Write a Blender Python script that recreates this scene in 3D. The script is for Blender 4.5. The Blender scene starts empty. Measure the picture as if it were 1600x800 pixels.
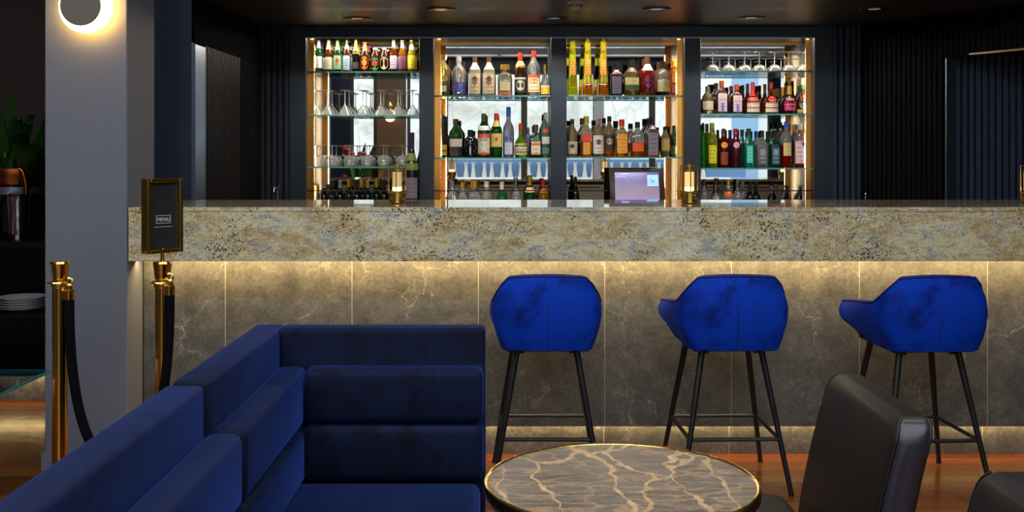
import bpy, bmesh, math, random
from mathutils import Vector, Matrix
random.seed(7)
PI = math.pi
S = bpy.context.scene
COL = S.collection
F, CZ, HY = 1700.0, 1.436, 235.0        # focal length in pixels, eye height, horizon row (1600x800 frame)

# ------------------------------------------------------------------ camera, sky, exposure
cam = bpy.data.cameras.new('camera')
cam.sensor_width = 36.0
cam.lens = 36.0 * F / 1600.0
cam.shift_y = -(400 - HY) / 1600.0
cam.clip_start = 0.05
camo = bpy.data.objects.new('camera', cam)
COL.objects.link(camo)
camo.location = (0, 0, CZ)
camo.rotation_euler = (PI / 2, 0, 0)
S.camera = camo

S.view_settings.view_transform = 'Standard'
S.view_settings.look = 'None'
S.view_settings.gamma = 1
S.view_settings.use_curve_mapping = False
S.view_settings.exposure = 0.0

w = bpy.data.worlds.new('overcast_sky')
w.use_nodes = True
w.node_tree.nodes['Background'].inputs[0].default_value = (0.87, 0.94, 1.0, 1)
w.node_tree.nodes['Background'].inputs[1].default_value = 3.2
S.world = w

LED_TOP, LED_TOE, LED_SIDE, LED_SHELF, LED_BAY = 29.0, 14.0, 3.0, 7.0, 6.0
ROOM_FILL = 60.0
WARM = (1.0, 0.71, 0.31)


def area(name, loc, rot, sx, sy, power, color=(1, 1, 1), portal=False, spread=PI):
    l = bpy.data.lights.new(name, 'AREA')
    l.shape = 'RECTANGLE'
    l.size, l.size_y, l.energy, l.color = sx, sy, power, color
    l.spread = spread
    if portal:
        l.cycles.is_portal = True
    o = bpy.data.objects.new(name, l)
    COL.objects.link(o)
    o.location, o.rotation_euler = loc, rot
    return o


# daylight openings behind the camera (portals only guide the sky's own light)
area('window_portal', (0.9, -2.45, 1.75), (PI / 2, 0, PI), 7.6, 2.1, 1, portal=True)
area('roof_light_portal', (0.5, 0.0, 2.98), (0, 0, 0), 7.0, 4.4, 1, portal=True)
# linear lamps of the bar: under the granite, above the toe kick, under the sideboard
area('bar_strip_light', (0.68, 5.02, 0.930), (math.radians(22), 0, 0), 4.80, 0.012, LED_TOP, WARM)
area('toe_strip_light', (0.65, 5.128, 0.150), (math.radians(0), 0, 0), 4.7, 0.012, LED_TOE, WARM)
area('sideboard_strip_light', (-3.2, 6.22, 0.148), (0, 0, 0), 1.6, 0.012, LED_SIDE, WARM)

# added fill lights over the seating area, unseen above the frame
area('ceiling_lamp', (-2.3, 2.9, 2.93), (math.radians(25), 0, 0), 2.6, 0.25, ROOM_FILL, (0.95, 0.97, 1.0))
area('ceiling_lamp', (0.9, 2.9, 2.93), (math.radians(25), 0, 0), 2.6, 0.25, ROOM_FILL, (0.95, 0.97, 1.0))

cy = S.cycles
cy.caustics_refractive = False
cy.caustics_reflective = False
cy.max_bounces = 12
cy.diffuse_bounces = 4
cy.glossy_bounces = 6
cy.transmission_bounces = 10
cy.transparent_max_bounces = 32
cy.sample_clamp_indirect = 6.0
cy.use_denoising = True


# ------------------------------------------------------------------ materials
def lin(c):
    out = []
    for v in c[:3]:
        v /= 255.0
        out.append(v / 12.92 if v <= 0.04045 else ((v + 0.055) / 1.055) ** 2.4)
    return (*out, 1.0)


MC = {}


def newmat(name):
    m = bpy.data.materials.new(name)
    m.use_nodes = True
    nt = m.node_tree
    return m, nt, nt.nodes['Principled BSDF']


def pm(name, rgb, rough=0.5, metal=0.0, spec=0.5, emit=0.0, trans=0.0, coat=0.0, ior=1.45, ecol=None):
    if name in MC:
        return MC[name]
    m, nt, b = newmat(name)
    b.inputs['Base Color'].default_value = lin(rgb)
    b.inputs['Roughness'].default_value = rough
    b.inputs['Metallic'].default_value = metal
    b.inputs['Specular IOR Level'].default_value = spec
    b.inputs['IOR'].default_value = ior
    b.inputs['Transmission Weight'].default_value = trans
    b.inputs['Coat Weight'].default_value = coat
    if emit:
        b.inputs['Emission Color'].default_value = lin(ecol or rgb)
        b.inputs['Emission Strength'].default_value = emit
    MC[name] = m
    return m


def N(nt, typ, **kw):
    n = nt.nodes.new(typ)
    for k, v in kw.items():
        if k in n.inputs.keys() if hasattr(n.inputs, 'keys') else False:
            n.inputs[k].default_value = v
        else:
            setattr(n, k, v)
    return n


def coords(nt, scale=(1, 1, 1), rot=(0, 0, 0), kind='Object', loc=(0, 0, 0)):
    t = nt.nodes.new('ShaderNodeTexCoord')
    m = nt.nodes.new('ShaderNodeMapping')
    m.inputs['Scale'].default_value = scale
    m.inputs['Rotation'].default_value = rot
    m.inputs['Location'].default_value = loc
    nt.links.new(t.outputs[kind], m.inputs['Vector'])
    return m.outputs[0]


def noise(nt, vec, scale, detail=4, rough=0.55, dist=0.0):
    n = nt.nodes.new('ShaderNodeTexNoise')
    n.inputs['Scale'].default_value = scale
    n.inputs['Detail'].default_value = detail
    n.inputs['Roughness'].default_value = rough
    n.inputs['Distortion'].default_value = dist
    nt.links.new(vec, n.inputs['Vector'])
    return n


def voro(nt, vec, scale, feature='F1', rnd=1.0):
    n = nt.nodes.new('ShaderNodeTexVoronoi')
    n.feature = feature
    n.inputs['Scale'].default_value = scale
    n.inputs['Randomness'].default_value = rnd
    nt.links.new(vec, n.inputs['Vector'])
    return n


def ramp(nt, fac, stops, interp='LINEAR'):
    r = nt.nodes.new('ShaderNodeValToRGB')
    r.color_ramp.interpolation = interp
    e = r.color_ramp.elements
    while len(e) < len(stops):
        e.new(0.5)
    for el, (p, c) in zip(e, stops):
        el.position = p
        el.color = (c, c, c, 1) if isinstance(c, (int, float)) else lin(c)
    nt.links.new(fac, r.inputs[0])
    return r.outputs[0]


def mix(nt, fac, a, b, mode='MIX'):
    m = nt.nodes.new('ShaderNodeMix')
    m.data_type = 'RGBA'
    m.blend_type = mode
    for sock, v in ((m.inputs[0], fac), (m.inputs[6], a), (m.inputs[7], b)):
        if isinstance(v, (int, float)):
            sock.default_value = v
        elif isinstance(v, tuple):
            sock.default_value = lin(v)
        else:
            nt.links.new(v, sock)
    return m.outputs[2]


def math_(nt, op, a, b=0.0):
    m = nt.nodes.new('ShaderNodeMath')
    m.operation = op
    for s, v in ((m.inputs[0], a), (m.inputs[1], b)):
        if isinstance(v, (int, float)):
            s.default_value = v
        else:
            nt.links.new(v, s)
    return m.outputs[0]


def addvec(nt, vec, noise_node, amt):
    s = nt.nodes.new('ShaderNodeVectorMath')
    s.operation = 'SCALE'
    s.inputs['Scale'].default_value = amt
    nt.links.new(noise_node.outputs['Color'], s.inputs[0])
    a = nt.nodes.new('ShaderNodeVectorMath')
    nt.links.new(vec, a.inputs[0])
    nt.links.new(s.outputs[0], a.inputs[1])
    return a.outputs[0]


def bump(nt, b, h, strength=0.2, dist=0.01):
    n = nt.nodes.new('ShaderNodeBump')
    n.inputs['Strength'].default_value = strength
    n.inputs['Distance'].default_value = dist
    nt.links.new(h, n.inputs['Height'])
    nt.links.new(n.outputs[0], b.inputs['Normal'])


def velvet(name, dark, light, sheen, tint):
    m, nt, b = newmat(name)
    v = coords(nt)
    n1 = noise(nt, v, 5.0, 5, 0.6, 1.2)
    n2 = noise(nt, v, 22.0, 3, 0.5, 0.5)
    f = math_(nt, 'ADD', math_(nt, 'MULTIPLY', n1.outputs[0], 0.75), math_(nt, 'MULTIPLY', n2.outputs[0], 0.25))
    c = ramp(nt, f, [(0.36, dark), (0.53, light), (0.7, light)])
    nt.links.new(c, b.inputs['Base Color'])
    b.inputs['Roughness'].default_value = 0.75
    b.inputs['Specular IOR Level'].default_value = 0.12
    b.inputs['Sheen Weight'].default_value = sheen
    b.inputs['Sheen Roughness'].default_value = 0.35
    b.inputs['Sheen Tint'].default_value = lin(tint)
    n3 = noise(nt, v, 160.0, 2)
    bump(nt, b, n3.outputs[0], 0.25, 0.004)
    return m


def granite():
    m, nt, b = newmat('gold_granite')
    v = coords(nt)
    vd = coords(nt, (1.0, 1.0, 2.2), (0, math.radians(-16), 0))
    w1 = noise(nt, vd, 2.4, 6, 0.6, 0.9)
    w2 = noise(nt, vd, 8.5, 8, 0.72, 0.8)
    sep = nt.nodes.new('ShaderNodeSeparateXYZ')
    nt.links.new(v, sep.inputs[0])
    side = math_(nt, 'MULTIPLY', math_(nt, 'SUBTRACT', sep.outputs[0], 0.3), 0.022)
    c = ramp(nt, w2.outputs[0], [(0.30, (150, 136, 104)), (0.42, (188, 178, 146)), (0.50, (208, 201, 176)), (0.56, (182, 183, 174)), (0.66, (150, 156, 160))])
    och = ramp(nt, math_(nt, 'ADD', w1.outputs[0], side), [(0.46, 0.0), (0.55, 0.75), (0.62, 0.35), (0.72, 0.1)])
    och2 = ramp(nt, noise(nt, vd, 34.0, 6, 0.8, 0.5).outputs[0], [(0.42, 0.0), (0.58, 1.0)])
    c = mix(nt, math_(nt, 'MULTIPLY', och, och2), c, (158, 122, 56))
    blotch = ramp(nt, noise(nt, vd, 44.0, 6, 0.78).outputs[0], [(0.36, 0.75), (0.43, 0.0)])
    c = mix(nt, blotch, c, (110, 86, 54))
    sp = voro(nt, v, 96.0)
    cl = noise(nt, v, 5.0, 5, 0.7)
    lim = math_(nt, 'MULTIPLY', math_(nt, 'SUBTRACT', cl.outputs[0], 0.34), 2.0)
    dots = ramp(nt, math_(nt, 'SUBTRACT', math_(nt, 'ADD', sp.outputs['Distance'], 0.1), lim), [(0.0, 1.0), (0.10, 0.0)])
    pick = ramp(nt, noise(nt, v, 60.0, 2).outputs[0], [(0.44, 0.0), (0.52, 1.0)])
    c = mix(nt, math_(nt, 'MULTIPLY', math_(nt, 'MULTIPLY', dots, pick), 0.9), c, (62, 44, 32))
    fine = noise(nt, v, 200.0, 3, 0.7)
    c = mix(nt, 0.7, c, ramp(nt, fine.outputs[0], [(0.32, (100, 93, 80)), (0.68, (224, 219, 205))]), 'OVERLAY')
    nt.links.new(c, b.inputs['Base Color'])
    b.inputs['Roughness'].default_value = 0.03
    b.inputs['Specular IOR Level'].default_value = 1.0
    return m


def stone_tile():
    m, nt, b = newmat('grey_veined_stone')
    v = coords(nt)
    info = nt.nodes.new('ShaderNodeObjectInfo')
    n0 = noise(nt, v, 2.2, 6, 0.6)
    n1 = noise(nt, v, 9.0, 8, 0.72, 0.3)
    n2 = noise(nt, v, 60.0, 4, 0.7)
    c = ramp(nt, n1.outputs[0], [(0.3, (62, 61, 61)), (0.5, (82, 81, 80)), (0.72, (104, 101, 97))])
    c = mix(nt, 0.35, c, ramp(nt, n2.outputs[0], [(0.35, (40, 40, 40)), (0.65, (215, 215, 212))]), 'OVERLAY')
    warp = noise(nt, v, 3.5, 5, 0.6)
    vv = addvec(nt, v, warp, 0.55)
    e = voro(nt, vv, 1.45, 'DISTANCE_TO_EDGE')
    ve = ramp(nt, e.outputs['Distance'], [(0.0, 0.75), (0.008, 0.0)])
    mask = ramp(nt, n0.outputs[0], [(0.47, 0.0), (0.6, 1.0)])
    brk = ramp(nt, n1.outputs[0], [(0.40, 0.25), (0.6, 1.0)])
    c = mix(nt, math_(nt, 'MULTIPLY', math_(nt, 'MULTIPLY', ve, mask), brk), c, (172, 164, 154))
    warp2 = noise(nt, v, 9.0, 5, 0.65)
    e2 = voro(nt, addvec(nt, v, warp2, 0.3), 5.0, 'DISTANCE_TO_EDGE')
    ve2 = ramp(nt, e2.outputs['Distance'], [(0.0, 0.6), (0.02, 0.0)])
    mask2 = ramp(nt, noise(nt, v, 3.1, 3).outputs[0], [(0.5, 0.0), (0.66, 0.55)])
    c = mix(nt, math_(nt, 'MULTIPLY', ve2, mask2), c, (176, 170, 162))
    nt.links.new(c, b.inputs['Base Color'])
    b.inputs['Roughness'].default_value = 0.42
    bump(nt, b, n2.outputs[0], 0.08, 0.002)
    return m


def table_marble():
    m, nt, b = newmat('taupe_marble')
    v = coords(nt)
    vs = coords(nt, (1.0, 2.8, 1.0), (0, 0, math.radians(10)))
    n1 = noise(nt, vs, 8.0, 9, 0.7, 1.2)
    c = ramp(nt, n1.outputs[0], [(0.28, (40, 29, 23)), (0.44, (68, 56, 49)), (0.56, (90, 80, 73)), (0.72, (60, 49, 44))])
    warp = noise(nt, v, 7.0, 3, 0.5)
    vv = addvec(nt, coords(nt, (1.5, 0.55, 1.0), (0, 0, -0.5)), warp, 0.16)
    e = voro(nt, vv, 4.2, 'DISTANCE_TO_EDGE')
    wid = ramp(nt, noise(nt, v, 5.0, 3).outputs[0], [(0.42, 0.0), (0.66, 1.0)])
    ve = ramp(nt, math_(nt, 'SUBTRACT', e.outputs['Distance'], math_(nt, 'MULTIPLY', wid, 0.030)), [(0.0, 1.0), (0.015, 0.0)])
    soft = ramp(nt, noise(nt, v, 26.0, 5, 0.7).outputs[0], [(0.35, 0.35), (0.6, 1.0)])
    c = mix(nt, math_(nt, 'MULTIPLY', math_(nt, 'MULTIPLY', ve, soft), 0.95), c, (186, 148, 104))
    v2 = addvec(nt, coords(nt, (0.8, 3.0, 1.0), (0, 0, 0.15)), noise(nt, v, 6.0, 4, 0.6), 0.32)
    e2 = voro(nt, v2, 7.0, 'DISTANCE_TO_EDGE')
    ve2 = ramp(nt, e2.outputs['Distance'], [(0.0, 1.0), (0.03, 0.8), (0.10, 0.0)])
    pres = ramp(nt, noise(nt, v, 3.0, 3).outputs[0], [(0.36, 0.1), (0.52, 0.9)])
    c = mix(nt, math_(nt, 'MULTIPLY', math_(nt, 'MULTIPLY', ve2, pres), soft), c, (150, 116, 76))
    nt.links.new(c, b.inputs['Base Color'])
    b.inputs['Roughness'].default_value = 0.33
    b.inputs['Specular IOR Level'].default_value = 0.3
    return m


def timber(name, a, bb, cc, rough):
    m, nt, b = newmat(name)
    info = nt.nodes.new('ShaderNodeObjectInfo')
    v = coords(nt, (1.2, 14.0, 14.0))
    n1 = noise(nt, v, 2.4, 6, 0.6, 0.8)
    f = math_(nt, 'ADD', math_(nt, 'MULTIPLY', n1.outputs[0], 0.6), math_(nt, 'MULTIPLY', info.outputs['Random'], 0.4))
    c = ramp(nt, f, [(0.2, a), (0.5, bb), (0.8, cc)])
    nt.links.new(c, b.inputs['Base Color'])
    b.inputs['Roughness'].default_value = rough
    b.inputs['Coat Weight'].default_value = 0.12
    b.inputs['Coat Roughness'].default_value = 0.15
    return m


def leather(name, a, bb):
    m, nt, b = newmat(name)
    v = coords(nt)
    n1 = noise(nt, v, 6.0, 4)
    nt.links.new(ramp(nt, n1.outputs[0], [(0.3, a), (0.7, bb)]), b.inputs['Base Color'])
    b.inputs['Roughness'].default_value = 0.5
    b.inputs['Specular IOR Level'].default_value = 0.25
    b.inputs['Coat Weight'].default_value = 0.14
    b.inputs['Coat Roughness'].default_value = 0.25
    n2 = voro(nt, v, 260.0)
    bump(nt, b, n2.outputs['Distance'], 0.12, 0.002)
    return m


def plaster(name, a, bb, rough=0.75):
    m, nt, b = newmat(name)
    v = coords(nt)
    n1 = noise(nt, v, 1.3, 4)
    nt.links.new(ramp(nt, n1.outputs[0], [(0.3, a), (0.7, bb)]), b.inputs['Base Color'])
    b.inputs['Roughness'].default_value = rough
    bump(nt, b, noise(nt, v, 120.0, 2).outputs[0], 0.06, 0.002)
    return m


def thin_glass(name, tint=(1, 1, 1), blend=0.25, power=1.0, minr=0.05, rough=0.0, glint_white=0.0):
    m = bpy.data.materials.new(name)
    m.use_nodes = True
    nt = m.node_tree
    nt.nodes.clear()
    o = nt.nodes.new('ShaderNodeOutputMaterial')
    t = nt.nodes.new('ShaderNodeBsdfTransparent')
    t.inputs[0].default_value = (*tint, 1)
    g = nt.nodes.new('ShaderNodeBsdfGlossy')
    g.inputs['Roughness'].default_value = rough
    lw = nt.nodes.new('ShaderNodeLayerWeight')
    lw.inputs[0].default_value = blend
    f = math_(nt, 'MAXIMUM', math_(nt, 'MULTIPLY', lw.outputs['Facing'], power), minr)
    mx = nt.nodes.new('ShaderNodeMixShader')
    nt.links.new(f, mx.inputs[0])
    nt.links.new(t.outputs[0], mx.inputs[1])
    nt.links.new(g.outputs[0], mx.inputs[2])
    res = mx.outputs[0]
    if glint_white:  # white diffuse added to brighten the glass where glints are missing
        df = nt.nodes.new('ShaderNodeBsdfDiffuse')
        df.inputs[0].default_value = (.9, .88, .84, 1)
        m2 = nt.nodes.new('ShaderNodeMixShader')
        m2.inputs[0].default_value = glint_white
        nt.links.new(res, m2.inputs[1])
        nt.links.new(df.outputs[0], m2.inputs[2])
        res = m2.outputs[0]
    nt.links.new(res, o.inputs[0])
    return m


def outdoor_render():
    m, nt, b = newmat('whitewashed_rubble')
    v = coords(nt)
    n1 = noise(nt, v, 1.1, 7, 0.65, 0.6)
    e = voro(nt, addvec(nt, v, n1, 0.5), 1.6, 'DISTANCE_TO_EDGE')
    c = ramp(nt, n1.outputs[0], [(0.3, (190, 186, 176)), (0.5, (236, 234, 228)), (0.7, (248, 246, 240))])
    c = mix(nt, ramp(nt, e.outputs['Distance'], [(0.0, 0.35), (0.05, 0.0)]), c, (150, 146, 140))
    nt.links.new(c, b.inputs['Base Color'])
    b.inputs['Roughness'].default_value = 0.9
    return m


def printed(rgb, ink=(60, 50, 45)):
    key = 'label_%d_%d_%d_%d' % (*rgb, sum(ink))
    if key in MC:
        return MC[key]
    m, nt, b = newmat('printed_paper')
    t = nt.nodes.new('ShaderNodeTexCoord')
    sep = nt.nodes.new('ShaderNodeSeparateXYZ')
    nt.links.new(t.outputs['Generated'], sep.inputs[0])
    z = math_(nt, 'FRACT', math_(nt, 'MULTIPLY', sep.outputs[2], 5.0))
    band = ramp(nt, z, [(0.0, 0.0), (0.38, 0.0), (0.42, 1.0), (0.66, 1.0), (0.70, 0.0)])
    xs = math_(nt, 'ABSOLUTE', math_(nt, 'SUBTRACT', sep.outputs[0], 0.5))
    inside = ramp(nt, xs, [(0.30, 1.0), (0.36, 0.0)])
    vz = nt.nodes.new('ShaderNodeMapping')
    vz.inputs['Scale'].default_value = (22, 1, 5)
    nt.links.new(t.outputs['Generated'], vz.inputs[0])
    br = ramp(nt, noise(nt, vz.outputs[0], 1.0, 1).outputs[0], [(0.42, 0.0), (0.5, 1.0)])
    f = math_(nt, 'MULTIPLY', math_(nt, 'MULTIPLY', band, inside), math_(nt, 'MULTIPLY', br, 0.75))
    nt.links.new(mix(nt, f, rgb, ink), b.inputs['Base Color'])
    b.inputs['Roughness'].default_value = 0.45
    MC[key] = m
    return m


def gl(rgb, rough=0.03):          # coloured bottle glass with its drink
    return pm('bottle_glass_%d_%d_%d_%d' % (*rgb, rough * 100), rgb, rough, trans=0.88, ior=1.38)


def dk(rgb, rough=0.08):          # almost opaque glass or a foil or a cap
    return pm('glossy_%d_%d_%d_%d' % (*rgb, rough * 100), rgb, rough)


M_NAVY = velvet('navy_velvet', (3, 6, 16), (10, 18, 44), 0.75, (50, 80, 168))
M_BLUE = velvet('cobalt_velvet', (0, 22, 96), (0, 46, 152), 0.03, (0, 70, 200))
M_PIPE = pm('cobalt_piping', (4, 18, 80), 0.6)
M_GRAN = granite()
M_TILE = stone_tile()
M_GROUT = pm('pale_grout', (160, 152, 138), 0.8)
M_TMARB = table_marble()
M_BRASS = pm('polished_brass', (236, 190, 92), 0.17, 1.0)
M_BRASSD = pm('brushed_brass', (220, 176, 92), 0.3, 1.0)
M_STEEL = pm('polished_steel', (190, 192, 198), 0.14, 1.0)
M_BRUSH = pm('brushed_steel', (140, 154, 178), 0.32, 1.0)
M_COPPER = pm('dark_copper', (150, 78, 34), 0.22, 1.0)
M_BLACKMET = pm('black_powder_coat', (12, 13, 16), 0.38)
M_NAVYP = plaster('navy_lacquer', (21, 29, 42), (25, 35, 50), 0.35)
M_SLAT = pm('navy_slat_paint', (36, 46, 65), 0.42)
M_SLATL = pm('door_slat_paint', (44, 55, 76), 0.42)
M_SLATB = pm('black_slat_backing', (6, 6, 8), 0.7)
M_SLATD = pm('black_slat_gloss', (16, 17, 20), 0.3)
M_BLUEW = plaster('blue_wall_paint', (24, 36, 58), (28, 42, 66), 0.5)
M_PILLAR = plaster('grey_pillar_paint', (94, 96, 106), (101, 103, 113), 0.6)
M_DARKW = plaster('umber_wall_paint', (62, 50, 50), (70, 57, 56), 0.8)
M_CEIL = pm('dark_gloss_ceiling', (74, 66, 67), 0.36)
M_WHITEC = plaster('white_ceiling_paint', (190, 190, 188), (200, 200, 198), 0.9)
M_BLACK = pm('black_lacquer', (9, 9, 11), 0.3)
M_MIRROR = pm('mirror_silver', (230, 230, 228), 0.0, 1.0)
M_FLOOR = timber('red_timber', (62, 29, 8), (106, 53, 14), (132, 78, 27), 0.2)
M_FLOORB = pm('floor_gap', (20, 8, 4), 0.6)
M_LEATH = leather('brown_leather', (13, 8, 6), (19, 12, 9))
M_LEATH2 = leather('aubergine_leather', (18, 12, 14), (25, 18, 20))
M_LEATHS = pm('glossy_side_leather', (40, 33, 44), 0.3, spec=.7)  # purple-grey base paints in the sky's reflection on the same leather
M_WINDOWG = thin_glass('window_glass', (0.96, 0.98, 0.97), 0.15, 0.6, 0.04)
M_WINE = thin_glass('wineglass_crystal', (0.93, 0.95, 0.95), 0.62, 0.9, 0.14, 0.03, 0.14)
M_STEM = thin_glass('stem_crystal', (0.93, 0.95, 0.95), 0.6, 1.0, 0.3, 0.08, 0.35)
M_SHELF = thin_glass('shelf_glass', (0.90, 0.97, 0.95), 0.2, 0.5, 0.06)
M_SHELFE = pm('green_glass_edge', (96, 170, 160), 0.1, trans=0.35)
M_LEAF = pm('fern_leaf', (40, 92, 26), 0.55)
M_LEAF2 = pm('broad_leaf', (44, 96, 34), 0.5)
M_PORC = pm('white_porcelain', (210, 212, 216), 0.15)
M_GLOWW = pm('warm_diffuser', (255, 226, 160), 0.5, emit=9.0, ecol=(255, 214, 140))
M_OUT = outdoor_render()
M_PAVE = pm('outdoor_paving', (160, 156, 150), 0.9)
M_OLIVE = pm('window_frame_paint', (58, 56, 46), 0.5)


# ------------------------------------------------------------------ mesh helpers
def box(x0, x1, y0, y1, z0, z1, bevel=0.0, seg=2):
    v = [(x, y, z) for x in (x0, x1) for y in (y0, y1) for z in (z0, z1)]
    f = [(0, 1, 3, 2), (4, 6, 7, 5), (0, 4, 5, 1), (2, 3, 7, 6), (0, 2, 6, 4), (1, 5, 7, 3)]
    if not bevel:
        return v, f
    bm = bmesh.new()
    bv = [bm.verts.new(p) for p in v]
    for q in f:
        bm.faces.new([bv[i] for i in q])
    bmesh.ops.bevel(bm, geom=bm.edges[:], offset=bevel, segments=seg, profile=0.5, affect='EDGES')
    bm.verts.index_update()
    out = [tuple(q.co) for q in bm.verts], [tuple(x.index for x in q.verts) for q in bm.faces]
    bm.free()
    return out


def merge(*gs):
    V, Fa = [], []
    for v, f in gs:
        k = len(V)
        V += list(v)
        Fa += [tuple(i + k for i in q) for q in f]
    return V, Fa


def xf(g, loc=(0, 0, 0), rot=(0, 0, 0), scale=(1, 1, 1)):
    from mathutils import Euler
    m = Matrix.Translation(loc) @ Euler(rot).to_matrix().to_4x4() @ Matrix.Diagonal((*scale, 1))
    return [tuple(m @ Vector(p)) for p in g[0]], g[1]


def sup(t, n):
    if not n:
        return 1.0
    c, s = abs(math.cos(t)), abs(math.sin(t))
    return (c ** n + s ** n) ** (-1.0 / n)


def lathe(prof, seg=20, n=None, close=True, flat=1.0):
    V, Fa = [], []
    off = PI / 4 if n else 0.0
    for r, z in prof:
        for k in range(seg):
            t = 2 * PI * k / seg + off
            q = r * sup(t, n)
            V.append((q * math.cos(t), q * math.sin(t) * flat, z))
    for i in range(len(prof) - 1):
        for k in range(seg):
            a, b = i * seg + k, i * seg + (k + 1) % seg
            Fa.append((a, b, b + seg, a + seg))
    if close:
        Fa.append(tuple(range(seg - 1, -1, -1)))
        Fa.append(tuple(range((len(prof) - 1) * seg, len(prof) * seg)))
    return V, Fa


def tube(pts, r, seg=8, closed=False):
    pts = [Vector(p) for p in pts]
    V, Fa = [], []
    n = len(pts)
    rr = r if isinstance(r, (list, tuple)) else [r] * n
    up = None
    for i, p in enumerate(pts):
        a = pts[(i - 1) % n] if closed or i > 0 else p
        b = pts[(i + 1) % n] if closed or i < n - 1 else p
        d = (b - a).normalized()
        if up is None:
            up = Vector((0, 0, 1)) if abs(d.z) < 0.9 else Vector((1, 0, 0))
        s = d.cross(up).normalized()
        up = s.cross(d).normalized()
        for k in range(seg):
            t = 2 * PI * k / seg
            V.append(tuple(p + (s * math.cos(t) + up * math.sin(t)) * rr[i]))
    for i in range(n if closed else n - 1):
        for k in range(seg):
            j = (i + 1) % n
            Fa.append((i * seg + k, i * seg + (k + 1) % seg, j * seg + (k + 1) % seg, j * seg + k))
    if not closed:
        Fa.append(tuple(range(seg - 1, -1, -1)))
        Fa.append(tuple(range((n - 1) * seg, n * seg)))
    return V, Fa


def cyl(p0, p1, r0, r1=None, seg=12):
    return tube([p0, p1], [r0, r0 if r1 is None else r1], seg)


def mesh(name, g, mat, smooth=35):
    me = bpy.data.meshes.new(name)
    me.from_pydata(g[0], [], g[1])
    bm = bmesh.new()
    bm.from_mesh(me)
    bmesh.ops.recalc_face_normals(bm, faces=bm.faces[:])
    bm.to_mesh(me)
    bm.free()
    if mat:
        me.materials.append(mat)
    if smooth:
        for p in me.polygons:
            p.use_smooth = True
        me.set_sharp_from_angle(angle=math.radians(smooth))
    return me


def part(name, g, mat, parent=None, loc=(0, 0, 0), rot=(0, 0, 0), smooth=35, kind=None, label=None):
    me = g if isinstance(g, bpy.types.Mesh) else mesh(name, g, mat, smooth)
    o = bpy.data.objects.new(name, me)
    COL.objects.link(o)
    o.location, o.rotation_euler = loc, rot
    if parent:
        o.parent = parent
    if kind:
        o['kind'] = kind
    if label:
        o['label'] = label
    return o


def tag(o, label, cat, group=None):
    o['label'], o['category'] = label, cat
    if group:
        o['group'] = group
    return o


def thing(name, label, cat, loc=(0, 0, 0), rz=0.0, group=None):
    o = bpy.data.objects.new(name, None)
    COL.objects.link(o)
    o.location, o.rotation_euler = loc, (0, 0, rz)
    o.empty_display_size = 0.1
    return tag(o, label, cat, group)


def copy_tree(o, parent=None):
    c = o.copy()
    COL.objects.link(c)
    if parent:
        c.parent = parent
    for ch in list(o.children):
        copy_tree(ch, c)
    return c


def struct(name, g, mat, smooth=35, parent=None):
    o = part(name, g, mat, parent, smooth=smooth)
    if not parent:
        o['kind'] = 'structure'
    return o


def X(px, d):
    return (px - 800) * d / F


def Z(py, d):
    return CZ - (py - HY) * d / F


# ------------------------------------------------------------------ the room
CEIL = 2.273
fl = struct('floor', box(-4.5, 5.5, -2.5, 7.9, -0.1, -0.012), M_FLOORB, 0)
pw = 0.092
row = 0
y = 1.4
plank_mesh = {}
while y < 6.55:
    x = -4.45
    ln0 = random.choice((0.6, 1.2, 1.5, 2.1))
    while x < 4.6:
        ln, ln0 = ln0 or random.choice((1.8, 2.1, 2.4)), None
        if ln not in plank_mesh:
            plank_mesh[ln] = mesh('plank', box(0, ln - 0.002, 0, pw - 0.0015, -0.012, 0, 0.0008, 1), M_FLOOR)
        if x + ln < 5.45:
            part('plank', plank_mesh[ln], None, fl, (x, y, 0))
        x += ln
    y += pw
    row += 1
struct('floor_near', box(-4.5, 5.5, -2.5, 1.4, -0.012, -0.0), M_FLOOR, 0)

# pillar
XP0, XP1, YP0, YP1 = X(70, 4.895), X(198.5, 4.895), 4.895, 5.27
struct('pillar', box(XP0, XP1, YP0, YP1, 0, 2.95, 0.004, 1), M_PILLAR)
struct('baseboard_pillar', box(XP0 - 0.012, XP1 + 0.0, YP0 - 0.012, YP0, 0, 0.075), M_PILLAR, 0)
struct('trim_pillar_shoe', box(XP0 - 0.012, XP0, YP0, YP1, 0, 0.075), M_PILLAR, 0)

# navy wall behind the pillar and the glossy fluted side wall with its flush door
XL = -1.68
struct('wall_navy', box(-2.34, XL - 0.02, 5.77, 5.83, 0, 2.95), M_BLUEW, 0)
wl = struct('wall_left', box(XL - 0.08, XL - 0.02, 5.83, 7.9, 0, 2.95), M_SLATB, 0)
part('jamb', box(XL - 0.02, XL, 5.775, 5.965, 0, Z(70, 5.8)), M_BRUSH, wl, label='brushed steel jamb')
part('head_panel', box(XL - 0.02, XL - 0.004, 5.775, 7.3, Z(68, 5.87), CEIL), pm('black_matt_panel', (6, 6, 7), 0.9, spec=.05), wl)
flm = mesh('slat', cyl((-0.016, 0.015, 0), (-0.016, 0.015, Z(68, 5.87) - 0.004), 0.0155, seg=14), M_SLATD)
yy = 5.975
while yy < 6.72:
    part('slat', flm, None, wl, (XL, yy, 0))
    yy += 0.043
part('door_leaf', box(XL - 0.02, XL, 6.73, 7.28, 0, Z(68, 5.87) - 0.004), pm('black_matt_door', (9, 9, 12), 0.9, spec=.05), wl)
part('door_pull', box(XL, XL + 0.02, 6.98, 6.992, Z(215, 6.98), Z(203, 6.98)), M_STEEL, wl, label='small chrome pull')

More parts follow.
